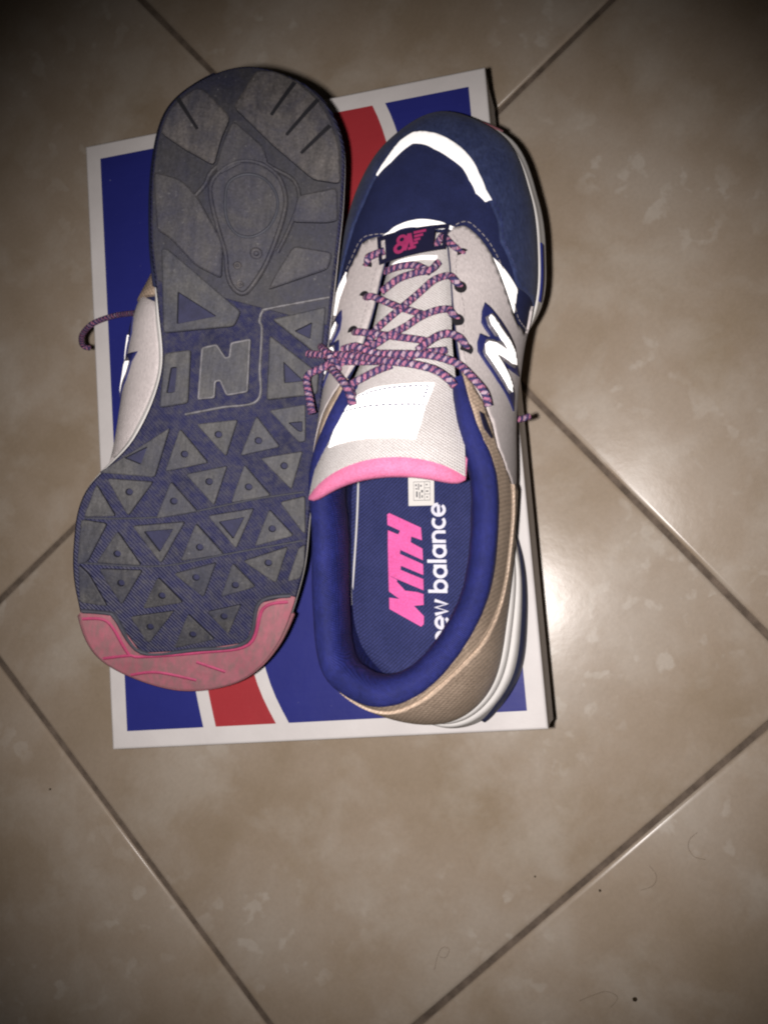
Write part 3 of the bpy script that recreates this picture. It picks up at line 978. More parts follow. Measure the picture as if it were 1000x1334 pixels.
def pink_rubber_material():
    m = NT("dirty_pink_rubber")
    n1 = m.noise(60, 6, 0.7, dist=0.5); n2 = m.noise(300, 5, 0.7, stretch=(1, 0.3, 1, 0.5))
    col = m.ramp(n1, [(0.3, (0.25, 0.075, 0.10)), (0.7, (0.33, 0.115, 0.145))])
    col = m.mix(m.ramp(n2, [(0.36, (0, 0, 0)), (0.66, (0.85, 0.85, 0.85))]), col, (0.165, 0.105, 0.105))
    m.color(col); m.set(rough=0.65, spec=0.3); m.bump(n2, 0.3, 0.0005)
    return m.m


M["lace"] = lace_material()
M["reflective"] = reflective_material()
M["lug"] = rubber_lug_material("worn_lug", (0.072, 0.070, 0.070), (0.024, 0.024, 0.028), (0.022, 0.024, 0.042), 0.7)
M["lug_wall_shade"] = plain("lug_wall_shade", (0.020, 0.020, 0.030), 0.7, 0.3, 0.3, 200, 0.2)  # lug sides darkened: groove dirt plus shade painted in for depth
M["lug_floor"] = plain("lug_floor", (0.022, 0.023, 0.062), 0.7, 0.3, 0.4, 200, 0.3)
M["heel_dark"] = rubber_lug_material("worn_heel_rubber_dark", (0.066, 0.062, 0.064), (0.028, 0.027, 0.032), (0.020, 0.021, 0.042), 0.75)
M["heel_lug"] = rubber_lug_material("worn_heel_rubber", (0.100, 0.090, 0.086), (0.034, 0.031, 0.032), (0.024, 0.025, 0.042), 0.75)
M["heel_plate"] = rubber_lug_material("heel_plate_rubber", (0.034, 0.032, 0.036), (0.018, 0.018, 0.024), (0.014, 0.015, 0.034), 0.7)
M["sole_base"] = outsole_material()
M["pink_rubber"] = pink_rubber_material()
M["magenta"] = plain("magenta_rubber", (0.36, 0.045, 0.12), 0.6, 0.35, 0.3, 200, 0.2)
M["dark_rubber"] = plain("dark_rubber", (0.045, 0.047, 0.062), 0.6, 0.35, 0.3, 200, 0.2)
M["worn_ridge"] = plain("worn_ridge", (0.17, 0.165, 0.18), 0.5, 0.4, 0.6, 300, 0.2)
M["tag_navy"] = plain("tag_navy", (0.010, 0.010, 0.035), 0.5, 0.4, 0.2, 200, 0.1)
M["tag_magenta"] = plain("tag_magenta", (0.34, 0.03, 0.12), 0.6, 0.3, 0.2, 200, 0.1)
M["navy_trim"] = plain("navy_trim", (0.020, 0.024, 0.12), 0.55, 0.4, 0.2, 200, 0.1)
M["silver_edge"] = plain("silver_edge", (0.20, 0.185, 0.21), 0.4, 0.6, 0.4, 400, 0.2)
M["thread"] = plain("thread", (0.36, 0.28, 0.21), 0.7, 0.3, 0.2, 300, 0.1)
M["thread_blue"] = plain("thread_blue", (0.05, 0.055, 0.14), 0.7, 0.3, 0.2, 300, 0.1)
M["pink_print"] = fabric("pink_print", (0.60, 0.09, 0.30), (0.70, 0.12, 0.36), 0.75, 800, 0.4, 40, 0.25)
M["white_print"] = fabric("white_print", (0.58, 0.58, 0.66), (0.66, 0.66, 0.74), 0.75, 800, 0.4, 40, 0.25)
M["paper"] = plain("paper", (0.62, 0.60, 0.57), 0.7, 0.25, 0.08, 60, 0.05)
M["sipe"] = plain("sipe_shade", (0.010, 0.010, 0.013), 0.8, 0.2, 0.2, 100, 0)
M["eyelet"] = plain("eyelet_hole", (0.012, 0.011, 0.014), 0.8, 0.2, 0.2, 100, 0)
M["thread_grey"] = plain("thread_grey", (0.33, 0.30, 0.30), 0.8, 0.2, 0.2, 300, 0)
M["ink"] = plain("ink", (0.10, 0.10, 0.11), 0.8, 0.2, 0.1, 100, 0)


def tube(sh, name, pts, r, mat, parent=None, seg=10, n=6, flat=1.0, per=4.2, caps=True):
    """round cord through pts (mm)"""
    P = spline(pts, n)
    V, F, UV = [], [], []
    T0 = (P[1] - P[0]).normalized()
    up = Vector((0, 0, 1))
    if abs(T0.dot(up)) > 0.9: up = Vector((1, 0, 0))
    N = (up - T0 * up.dot(T0)).normalized()
    L = 0.0
    for i, p in enumerate(P):
        a = P[max(i - 1, 0)]; b = P[min(i + 1, len(P) - 1)]
        T = (b - a).normalized()
        N = (N - T * N.dot(T)).normalized(); Bn = T.cross(N)
        if i: L += (p - P[i - 1]).length
        for s in range(seg + 1):
            an = 2 * math.pi * s / seg
            V.append(p + N * (math.cos(an) * r * flat) + Bn * (math.sin(an) * r)); UV.append((s / seg, L / per))
    w_ = seg + 1
    for i in range(len(P) - 1):
        for s in range(seg):
            F.append((i * w_ + s, i * w_ + s + 1, (i + 1) * w_ + s + 1, (i + 1) * w_ + s))
    if caps:
        F.append(tuple(reversed(range(seg)))); e = (len(P) - 1) * w_
        F.append(tuple(e + s for s in range(seg)))
    return sh.mesh(name, V, F, mat, parent, True, UV)


def side_mark(poly):
    return [(u, v) for u, v in poly]


def decorate_upper(sh, parts, drop=0.0):
    up = parts["upper"]
    # toe guard
    inner = D['mud_inner'][:-1]
    poly = [(0.675, 0.0), (0.668, 0.25), (0.66, 0.42)] + inner + [(0.331, 0.12), (0.325, 0.0)]
    poly += [(0.325 + (0.675 - 0.325) * k / 20, 0.0) for k in range(1, 20)]
    poly = list(reversed(poly))
    sh.overlay("toe_guard", poly, M["navy_suede"], 0.7, up)
    sh.overlay("toe_stripe", D['toe_stripe'], M["reflective"], 1.0, up, 0.6)
    sh.overlay("throat_stripe", D['arc'], M["reflective"], 0.9, up, 0.6)
    # grey suede quarters
    r = [(0.424, 0.985)] + D['eye_r'] + [(0.3085, 0.22), (0.312, 0.19), (0.325, 0.20), (0.329, 0.17), (0.312, 0.10), (0.306, 0.0)]
    r += [(0.306 - 0.1 * k / 8, 0.0) for k in range(1, 9)] + [(0.198, 0.3)] + list(reversed(D['tan_edge'])) + [(0.29, 0.985), (0.33, 0.99), (0.38, 0.99)]
    sh.overlay("quarter", list(reversed(r)), M["grey_suede"], 1.1, up)
    l = [(0.576, 0.985)] + D['eye_l'] + [(0.69, 0.3), (0.692, 0.0)] + [(0.692 + 0.1 * k / 8, 0.0) for k in range(1, 9)]
    l += [(0.796, 0.45), (0.787, 0.70), (0.768, 0.82), (0.745, 0.86), (0.722, 0.95), (0.71, 0.985), (0.67, 0.99), (0.62, 0.99)]
    sh.overlay("quarter", l, M["grey_suede"], 1.1, up)
    # tan heel counter in two layers
    t = D['tan_edge']
    poly = t + [(0.198, 0.3), (0.200, 0.0)] + [(0.2 - 0.4 * k / 24, 0.0) for k in range(1, 25)]
    poly += [(-0.204, 0.45), (-0.213, 0.70), (-0.232, 0.82), (-0.255, 0.86), (-0.278, 0.95), (-0.28, 0.99)]
    poly += [(-0.28 + 0.565 * k / 30, 0.992) for k in range(1, 31)]
    sh.overlay("heel_counter", poly, M["tan_leather"], 0.9, up)
    s1 = D['seam1']
    poly = s1 + [(0.0, 0.84), (-0.03, 0.84), (-0.07, 0.80), (-0.11, 0.70), (-0.15, 0.56), (-0.195, 0.5), (-0.198, 0.0)] + [(-0.198 + 0.4 * k / 24, 0.0) for k in range(1, 24)] + [(0.201, 0.0), (0.203, 0.4)]
    sh.overlay("heel_cap", poly, M["tan_leather"], 1.9, up)
    # stitching on the seam of the heel cap
    for o_ in (0.035,):
        pts = []
        for u, v in s1:
            P, N = upper_pt(u, v + o_), upper_nrm(u, v + o_)
            pts.append(P + N * 1.0)
        tube(sh, "stitching", pts, 0.32, M["thread"], up, 6, 5)
    # side flashes and letter marks
    sh.overlay("side_flash", list(reversed(D['flash_r'])), M["reflective"], 1.0, up, 0.5)
    sh.overlay("side_flash", D['flash_l'], M["reflective"], 1.3, up, 0.5)
    no, ni = list(reversed(D['n_outer'])), list(reversed(D['n_inner']))
    for mir in (False, True):
        f = (lambda p: [(1 - u, v - 0.07) for u, v in reversed(p)]) if mir else (lambda p: [(u - drop * 0.15, max(0.02, v - drop)) for u, v in p])
        o = sh.overlay("side_letter", f(no), M["navy_trim"], 1.7, up, 0.5)
        # silver shoulder between the navy edge and the bright face
        cx = sum(u for u, v in no) / len(no); cy = sum(v for u, v in no) / len(no)
        sh.overlay("letter_rim", f([(u * 0.5 + w_[0] * 0.5, v * 0.5 + w_[1] * 0.5) for (u, v), w_ in zip(resample(ni, 60), near(resample(ni, 60), no))]), M["silver_edge"], 2.0, o, 0.5)
        sh.overlay("letter_face", f(ni), M["reflective"], 2.3, o, 0.5)
    # rows of stitching set in from the panel edges
    seam(sh, up, [(u + 0.002, v - 0.03) for u, v in D['eye_r']], 1.15, M["thread_grey"])
    seam(sh, up, [(u, v - 0.03) for u, v in D['eye_l'][:6]], 1.15, M["thread_grey"])
    seam(sh, up, [(0.415 - 0.13 * k / 12, 0.935 - 0.02 * math.sin(k)) for k in range(13)], 1.15, M["thread_grey"])
    seam(sh, up, [(0.585 + 0.11 * k / 12, 0.935) for k in range(13)], 1.15, M["thread_grey"])
    seam(sh, up, [(u, v - 0.03) for u, v in D['mud_inner'][:-3]], 0.75, M["navy_trim"])
    # slit eyelet behind the laces
    sh.overlay("eyelet_slit", D['slit'], M["tag_navy"], 1.25, up, 0.5)


def seam(sh, parent, line, off, mat, w=0.24, dash=1.9):
    """a row of thread dashes lying on the upper along a (u,v) line"""
    P = []
    for u, v in [(p.x, p.y) for p in spline([(a * 7, b, 0) for a, b in line], 14)]:
        u /= 7; P.append((upper_pt(u, v), upper_nrm(u, v)))
    V, F = [], []
    L = 0.0
    for (a, na), (b, nb) in zip(P, P[1:]):
        d = b - a; ln = d.length
        if ln < 1e-6: continue
        d /= ln
        t = 0.0
        while t < ln:
            ph = (L + t) % (dash * 1.5)
            if ph < dash:
                e = min(ln, t + (dash - ph))
                s_ = d.cross(na).normalized() * w
                k = len(V)
                p, q = a + d * t + na * off, a + d * e + na * off
                V += [p + s_, p - s_, q - s_, q + s_, (p + q) / 2 + na * 0.18 + s_ * 0.3, (p + q) / 2 + na * 0.18 - s_ * 0.3]
                F += [(k, k + 1, k + 5, k + 4), (k + 4, k + 5, k + 2, k + 3), (k, k + 4, k + 3), (k + 1, k + 2, k + 5)]
                t = e + 1e-6
            else:
                t += dash * 1.5 - ph
        L += ln
    if V: sh.mesh("stitching", V, F, mat, parent, False)


def resample(poly, n):
    P = [Vector((u * 700, v * 95)) for u, v in poly]
    L = [0.0]
    for a, b in zip(P, P[1:] + P[:1]): L.append(L[-1] + (b - a).length)
    out = []
    for k in range(n):
        d = L[-1] * k / n
        for i in range(len(P)):
            if L[i] <= d <= L[i + 1]:
                q = P[i].lerp(P[(i + 1) % len(P)], (d - L[i]) / max(1e-9, L[i + 1] - L[i])); break
        out.append((q.x / 700, q.y / 95))
    return out


def near(pts, poly):
    dense = resample(poly, 200)
    out = []
    for u, v in pts:
        out.append(min(dense, key=lambda q: ((q[0] - u) * 700) ** 2 + ((q[1] - v) * 95) ** 2))
    return out


def toe_bumper(sh, parts, TOE_BUMPER=(11.2, 13.6)):
    Sf = lambda u: ray_at(u)[0]; Bf = lambda u: ray_at(u)[1]
    rows = []
    ua, ub = TOE_BUMPER[0] / NR, TOE_BUMPER[1] / NR
    for f, o in ((-0.02, -2.0), (0.0, 1.2), (0.1, 2.6), (0.45, 3.2), (0.75, 3.4), (0.9, 3.0), (0.95, 1.6)):
        r = []
        for k in range(61):
            u = ua + (ub - ua) * k / 60
            S, Bq = Sf(u), Bf(u); nb = out2d(Bf, u)
            e = min(1.0, min(k, 60 - k) / 20.0) ** 0.7
            p = Vector((S.x, S.y, lift(S.y) + 1.0)).lerp(Bq, f * (0.35 + 0.65 * e))
            r.append(p + nb * o)
        rows.append(r)
    sh.grid("toe_bumper", rows, M["pink_rubber"], parts["midsole"])


def arch_insert(sh, parts):
    Sf = lambda u: ray_at(u)[0]; Bf = lambda u: ray_at(u)[1]
    rows = []
    ua, ub = 8.1 / NR, 9.15 / NR
    for f, o in ((0.55, 0.5), (0.57, 2.4), (0.93, 2.5), (0.97, 0.8)):
        r = []
        for k in range(25):
            u = ua + (ub - ua) * k / 24
            S, Bq = Sf(u), Bf(u); nb = out2d(Bf, u)
            p = Vector((S.x, S.y, lift(S.y) + 2.0)).lerp(Bq, f); ease = f * f * (3 - 2 * f)
            p.x = S.x + (Bq.x - S.x) * ease; p.y = S.y + (Bq.y - S.y) * ease
            r.append(p + nb * o)
        rows.append(r)
    sh.grid("foam_insert", rows, M["foam_blue"], parts["midsole"])


def flat_poly(sh, name, poly, mat, zf, parent, thick=0.3):
    """thin printed shape on a nearly level surface; zf(x,y) gives its height"""
    pts = [Vector((p[0], p[1])) for p in poly]
    ev, ee, ef, *_ = delaunay_2d_cdt(pts, [(i, (i + 1) % len(pts)) for i in range(len(pts))], [], 1, 1e-5)
    V = [(p.x, p.y, zf(p.x, p.y) + thick) for p in ev]
    return sh.mesh(name, V, [tuple(f) for f in ef], mat, parent, False)


def ribbon(path, w):
    """polyline -> list of quads as flat polygon strips"""
    out = []
    P = [Vector(p) for p in path]
    L, R_ = [], []
    for i, p in enumerate(P):
        a = P[max(i - 1, 0)]; b = P[min(i + 1, len(P) - 1)]
        d = (b - a).normalized(); n = Vector((-d.y, d.x))
        L.append(p + n * w / 2); R_.append(p - n * w / 2)
    return L, R_


def arc(cx, cy, rx, ry, a0, a1, n=16):
    return [(cx + rx * math.cos(math.radians(a0 + (a1 - a0) * k / n)), cy + ry * math.sin(math.radians(a0 + (a1 - a0) * k / n))) for k in range(n + 1)]


GLYPH = {  # strokes in units of x-height, advance last
    'n': ([[(0.12, 0), (0.12, 1)], [(0.12, 0.55)] + arc(0.47, 0.58, 0.34, 0.34, 170, 0, 12) + [(0.81, 0)]], 1.02),
    'e': ([[(0.12, 0.47), (0.84, 0.47)], arc(0.48, 0.48, 0.40, 0.44, 0, 320, 22)], 1.02),
    'w': ([[(0.03, 0.96), (0.28, 0.06), (0.53, 0.92), (0.78, 0.06), (1.03, 0.96)]], 1.14),
    'b': ([[(0.12, 0), (0.12, 1.42)], arc(0.50, 0.48, 0.38, 0.42, 0, 360, 24)], 1.04),
    'a': ([[(0.88, 0), (0.88, 0.96)], arc(0.50, 0.48, 0.38, 0.42, 0, 360, 24)], 1.10),
    'l': ([[(0.14, 0), (0.14, 1.42)]], 0.36),
    'c': ([arc(0.50, 0.48, 0.40, 0.42, 48, 312, 20)], 0.94),
    ' ': ([], 0.42),
}


def insole_print(sh, parts):
    ins = parts["insole"]
    zf = lambda x, y: insole_z(y)
    for ch in "KITH":
        flat_poly(sh, "printed_letter", D['ins_' + ch], M["pink_print"], zf, ins, 0.35)
    o, t, tt, oo = [Vector(p[:2]) for p in D['ins_frame']]
    dirv = (t - o); total = dirv.length; dirv.normalize()
    upv = ((tt - t) + (oo - o)).normalized(); xh = (tt - t).length
    adv = sum(GLYPH[c][1] for c in "new balance")
    sx = total / adv
    x = 0.0; lvl = 0
    for ch in "new balance":
        strokes, a = GLYPH[ch]
        V, F = [], []
        for st in strokes:
            L, R_ = ribbon([((x + p[0]) * sx / xh, p[1]) for p in st], 0.235)
            lvl += 1
            base = len(V)
            for p in [q for pr in zip(L, R_) for q in pr]:
                w_ = o + dirv * (p.x * xh) + upv * (p.y * xh)
                V.append((w_.x, w_.y, insole_z(w_.y) + 0.3 + 0.03 * (lvl % 4)))
            for k in range(len(L) - 1): F.append((base + 2 * k, base + 2 * k + 1, base + 2 * k + 3, base + 2 * k + 2))
        if V: sh.mesh("printed_letter", V, F, M["white_print"], ins, False)
        x += a
    # size sticker
    c = [Vector(p[:2]) for p in D['ins_sticker']]
    st = flat_poly(sh, "size_sticker", c, M["paper"], zf, ins, 0.45)

    def q(u, v): return c[0].lerp(c[1], u).lerp(c[3].lerp(c[2], u), v)
    marks = [(0.38, 0.10, 0.45, 0.16), (0.48, 0.09, 0.54, 0.16), (0.57, 0.10, 0.66, 0.17), (0.2, 0.26, 0.86, 0.275), (0.2, 0.83, 0.86, 0.845), (0.2, 0.275, 0.215, 0.83), (0.84, 0.275, 0.855, 0.83),
             (0.62, 0.275, 0.635, 0.83), (0.62, 0.45, 0.84, 0.465), (0.62, 0.64, 0.84, 0.655), (0.27, 0.34, 0.33, 0.40), (0.38, 0.32, 0.42, 0.52), (0.46, 0.36, 0.52, 0.42), (0.28, 0.46, 0.35, 0.50), (0.30, 0.56, 0.36, 0.74),
             (0.42, 0.58, 0.46, 0.78), (0.50, 0.52, 0.57, 0.60), (0.51, 0.68, 0.56, 0.76), (0.68, 0.34, 0.75, 0.38), (0.68, 0.54, 0.78, 0.58), (0.70, 0.72, 0.76, 0.76)]
    V, F = [], []
    for a, b, cc, d in marks:
        k = len(V)
        for u, v in ((a, b), (cc, b), (cc, d), (a, d)):
            p = q(u, v); V.append((p.x, p.y, insole_z(p.y) + 0.55))
        F.append((k, k + 1, k + 2, k + 3))
    sh.mesh("sticker_print", V, F, M["ink"], st, False)
    # pale foam edge of the insole along the outer wall
    pts = [(-35.8, 150 - k * 9.0, insole_z(150 - k * 9) + 1.6) for k in range(12)]
    pts = [(p[0] - 0.6 + 0.9 * math.sin(i * 0.35), p[1], p[2] + 2.6) for i, p in enumerate(pts)]
    tube(sh, "insole_edge", pts, 0.55, M["white_foam"], ins, 6, 4)


def tongue_details(sh, parts):
    ton = parts["tongue"]

    def fn(u, v):                                    # u = s along, v = across
        P = sh.tongue_pt(u, 2 * v - 1)
        a = sh.tongue_pt(min(u + 0.01, 1), 2 * v - 1) - sh.tongue_pt(max(u - 0.01, 0), 2 * v - 1)
        b = sh.tongue_pt(u, 2 * v - 1 + 0.02) - sh.tongue_pt(u, 2 * v - 1 - 0.02)
        n = a.cross(b).normalized()
        return P, (n if n.z > 0 else -n)

    def prep(poly):                                  # overlay() works in 700 x 95 units
        return [(s * 110 / 700.0, t * 62 / 95.0) for s, t in poly]
    f2 = lambda u, v: fn(u * 700 / 110.0, v * 95 / 62.0)
    p = prep(D['patch'])
    o = sh.overlay("tongue_patch", p, M["reflective"], 0.7, ton, 0.5, f2)
    fix_normals(o)
    o = sh.overlay("throat_stripe", prep(D['arc2']), M["reflective"], 0.5, ton, 0.4, f2)
    fix_normals(o)
    # broken stitching on the patch
    for ln in ('patch_line1', 'patch_line2'):
        P = spline([(a, b, 0) for a, b in D[ln]], 10)
        n = len(P)
        V, F = [], []
        acc = 0
        for i in range(0, n - 1):
            if i % 2: continue
            a, b = P[i], P[i + 1]
            A_, Na = fn(a.x, a.y); B_, Nb = fn(b.x, b.y)
            d = (B_ - A_).normalized(); s_ = d.cross(Na).normalized() * 0.5
            k = len(V)
            V += [A_ + Na * 1.3 + s_, A_ + Na * 1.3 - s_, B_ + Nb * 1.3 - s_, B_ + Nb * 1.3 + s_]
            F.append((k, k + 1, k + 2, k + 3))
        sh.mesh("stitching", V, F, M["thread_blue"], ton, False)


LACE_ORDER = ['under_a', 'under_b', 'l4', 'l3', 'l6', 'l5', 'l7', 'h', 'b', 'g', 'f', 'c', 'e', 'd', 'a', 'stub_l', 'stub_r']


def laces_a(sh):
    LP = {k: list(D['lace_' + k]) for k in LACE_ORDER}
    LP['a'] = [(-50, 173, 78)] + LP['a']
    LP['d'] = [(-41.5, 142, 97), (-43.5, 148, 94)] + LP['d'][0:]
    for k in LACE_ORDER:
        P = [Vector(p) for p in LP[k]]
        # even out jumps where the cord passes from one panel to the next
        for _ in range(2):
            Q = [p.copy() for p in P]
            for i in range(1, len(P) - 1): Q[i].z = max(P[i].z, (P[i - 1].z + P[i + 1].z) / 2)
            P = Q
        up_ = 0.6
        P = [p + Vector((0, 0, up_)) for p in P]
        # the ends dive into the eyelets
        if k in ('l3', 'l4', 'l5', 'l6', 'l7', 'stub_l', 'stub_r'):
            P[0].z -= 3.2
            if k == 'stub_r': P[-1].z -= 3.0; P[0].z += 3.2
            c = Vector(LP[k][0 if k != 'stub_r' else -1])
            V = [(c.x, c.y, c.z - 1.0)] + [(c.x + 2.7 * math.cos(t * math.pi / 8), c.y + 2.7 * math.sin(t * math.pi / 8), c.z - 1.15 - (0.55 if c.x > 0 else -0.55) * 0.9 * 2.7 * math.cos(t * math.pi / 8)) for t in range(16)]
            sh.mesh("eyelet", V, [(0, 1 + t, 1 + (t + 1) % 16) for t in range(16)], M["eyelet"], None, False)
        tube(sh, "lace", P, 1.75, M["lace"], None, 12, 8, 0.70, 2.9)
    # hanging tip beyond the inner side
    tube(sh, "lace", [(30, 149, 30), (37, 150, 29), (43, 151, 27), (46.5, 152.5, 25.5)], 1.6, M["lace"], None, 12, 6, 0.9, 2.7)
    # knot under the bow, at the outer side
    tube(sh, "lace", [(-45, 177, 76), (-41, 173, 86), (-36, 168, 90), (-33, 163, 88), (-38, 164, 82)], 1.6, M["lace"], None, 12, 8, 0.85, 2.7)


def lace_tag(sh):
    # woven tag threaded on the lowest lace; corners in plan, gently arched
    c = [Vector(p) for p in ((-21.5, 229.5, 66.5), (12.2, 233.5, 67.0), (10.8, 220.6, 70.8), (-19.2, 214.8, 71.2))]

    def q(u, v, h=0.0):
        p = c[0].lerp(c[1], u).lerp(c[3].lerp(c[2], u), v)
        p.z += 2.6 * (1 - (2 * u - 1) ** 2) + h
        return p
    V, F = [], []

    def sheet(u0, u1, v0, v1, nu, nv, z0, z1):
        for lvl in (z1, z0):
            b = len(V)
            for j in range(nv + 1):
                for i in range(nu + 1): V.append(q(u0 + (u1 - u0) * i / nu, v0 + (v1 - v0) * j / nv, lvl))
            for j in range(nv):
                for i in range(nu):
                    a = b + j * (nu + 1) + i
                    F.append((a, a + nu + 1, a + nu + 2, a + 1) if lvl == z1 else (a, a + 1, a + nu + 2, a + nu + 1))
        n1 = (nu + 1) * (nv + 1); b0 = len(V) - 2 * n1
        rim = [i for i in range(nu + 1)] + [j * (nu + 1) + nu for j in range(1, nv + 1)] + [nv * (nu + 1) + i for i in range(nu - 1, -1, -1)] + [j * (nu + 1) for j in range(nv - 1, 0, -1)]
        for x, y in zip(rim, rim[1:] + rim[:1]): F.append((b0 + x, b0 + y, b0 + n1 + y, b0 + n1 + x))
    sheet(0.115, 0.82, 0.0, 1.0, 16, 6, 0, 1.2)
    sheet(0.0, 0.05, 0.0, 1.0, 2, 6, 0, 1.1); sheet(0.95, 1.0, 0.0, 1.0, 2, 6, 0, 1.1)
    for v0, v1 in ((0.0, 0.14), (0.86, 1.0)):
        sheet(0.05, 0.115, v0, v1, 2, 2, 0, 1.1); sheet(0.82, 0.95, v0, v1, 3, 2, 0, 1.1)
    tg = sh.mesh("lace_tag", V, F, M["tag_navy"], None, False)
    # raised logo: two rings, a diagonal and speed bars
    V, F = [], []

    def rib(path, w, z):
        L, R_ = ribbon([(x * 2.35, y) for x, y in path], w)
        b = len(V)
        for l, r in zip(L, R_):
            V.append(q(l.x / 2.35, l.y, z)); V.append(q(r.x / 2.35, r.y, z))
        for k in range(len(L) - 1): F.append((b + 2 * k, b + 2 * k + 2, b + 2 * k + 3, b + 2 * k + 1))
    rib(arc(0.365, 0.36, 0.055, 0.13, 0, 360, 20), 0.11, 1.45)
    rib(arc(0.330, 0.66, 0.065, 0.15, 0, 360, 20), 0.12, 1.48)
    rib([(0.475, 0.20), (0.405, 0.80)], 0.15, 1.5)
    rib([(0.47, 0.20), (0.52, 0.74)], 0.13, 1.52)
    for k, (x0, x1, y) in enumerate(((0.53, 0.70, 0.20), (0.54, 0.665, 0.35), (0.54, 0.63, 0.49), (0.54, 0.60, 0.62), (0.46, 0.575, 0.78))):
        rib([(x0, y), (x1, y - 0.02)], 0.10, 1.54 + 0.02 * k)
    lg = sh.mesh("tag_logo", V, F, M["tag_magenta"], tg, False)
    fix_normals(lg)



# ------------------------------------------------------------------ upright shoe
root_a = empty("sneaker", "upright navy sneaker with grey side panels and pink striped laces, standing on the box", "sneaker", "pair of sneakers")
root_a.location = (-0.065, -0.070, BOX_TOP)
A = Shoe(root_a, 1)
PA = build_shoe_base(A)

# A_DETAILS
decorate_upper(A, PA)
toe_bumper(A, PA)
arch_insert(A, PA)
insole_print(A, PA)
tongue_details(A, PA)
laces_a(A)
lace_tag(A)

# ------------------------------------------------------------------ flipped shoe
root_b = empty("sneaker", "overturned sneaker showing its dirty navy outsole with a pink toe", "sneaker", "pair of sneakers")
B_EX = Vector((0.95792051, -0.12805958, -0.25688332)); B_EY = Vector((-0.1636065, -0.97894368, -0.12207451)); B_EZ = Vector((-0.23584149, 0.15896546, -0.95870161))
B_P0 = Vector((-0.13921, 0.189176, 0.218))
B_SC = (1.015, 0.925, 0.93)
B_O = B_P0 + B_EY * (-0.0374)
mb = Matrix((B_EX, B_EY, B_EZ)).transposed().to_4x4()
root_b.matrix_world = Matrix.Translation(B_O) @ mb
B = Shoe(root_b, -1, B_SC)
RAYS_A = RAYS
RAYS = []
for k, r in enumerate(RAYS_A):
    S, Bq, O, hb, ho = r
    if k in (1, 2, 3, 4): S = ((20, 6), (36, 25), (39.5, 52), (36, 88))[k - 1]
    if k in (0, 22, 23): S = {0: (1, -2), 22: (-39, 25), 23: (-24, 5)}[k]
    if k in (11, 12, 13): S = (S[0] * 1.04, S[1] + 1)
    if Bq[0] < -10:                       # outer side tucked in under the sole edge
        Bq = (Bq[0] + 7, Bq[1], Bq[2]); O = (O[0] + 5, O[1], O[2])
    if k in (5, 6, 7): Bq = (S[0] + 1.5, Bq[1], 8)
    if k in (5, 6, 7, 8):                 # arch side of the upper swells past the waist of the sole
        hb = (hb[0] + (10, 15, 11, 2)[k - 5], hb[1], hb[2]); ho = (ho[0] + 10, ho[1], ho[2])
    RAYS.append((S, Bq, O, hb, ho))
PB = build_shoe_base(B, 26.0)
# ==== DETAILS ====
# ------------------------------------------------------------------ tread of the overturned shoe
def inset(poly, d):
    """shrink a polygon by d (simple vertex inset)"""
    P = [Vector(p) for p in poly]; n = len(P)
    area = sum(P[i].x * P[(i + 1) % n].y - P[(i + 1) % n].x * P[i].y for i in range(n))
    s = 1 if area > 0 else -1
    out = []
    for i in range(n):
        a, b, c = P[i - 1], P[i], P[(i + 1) % n]
        d1 = (b - a).normalized(); d2 = (c - b).normalized()
        n1 = Vector((-d1.y, d1.x)) * s; n2 = Vector((-d2.y, d2.x)) * s
        m = (n1 + n2)
        k = m.length
        m = m / k if k > 1e-6 else n1
        out.append(b + m * min(d / max(0.35, m.dot(n1)), d * 2.5))
    return out


def rounded(poly, r=1.3):
    P = [Vector(p) for p in poly]; n = len(P); out = []
    for i in range(n):
        a, b, c = P[i - 1], P[i], P[(i + 1) % n]
        d1, d2 = a - b, c - b
        r1 = min(r, d1.length * 0.35, d2.length * 0.35)
        p, q = b + d1.normalized() * r1, b + d2.normalized() * r1
        out += [p, (p + b * 2 + q) / 4, q]
    return out


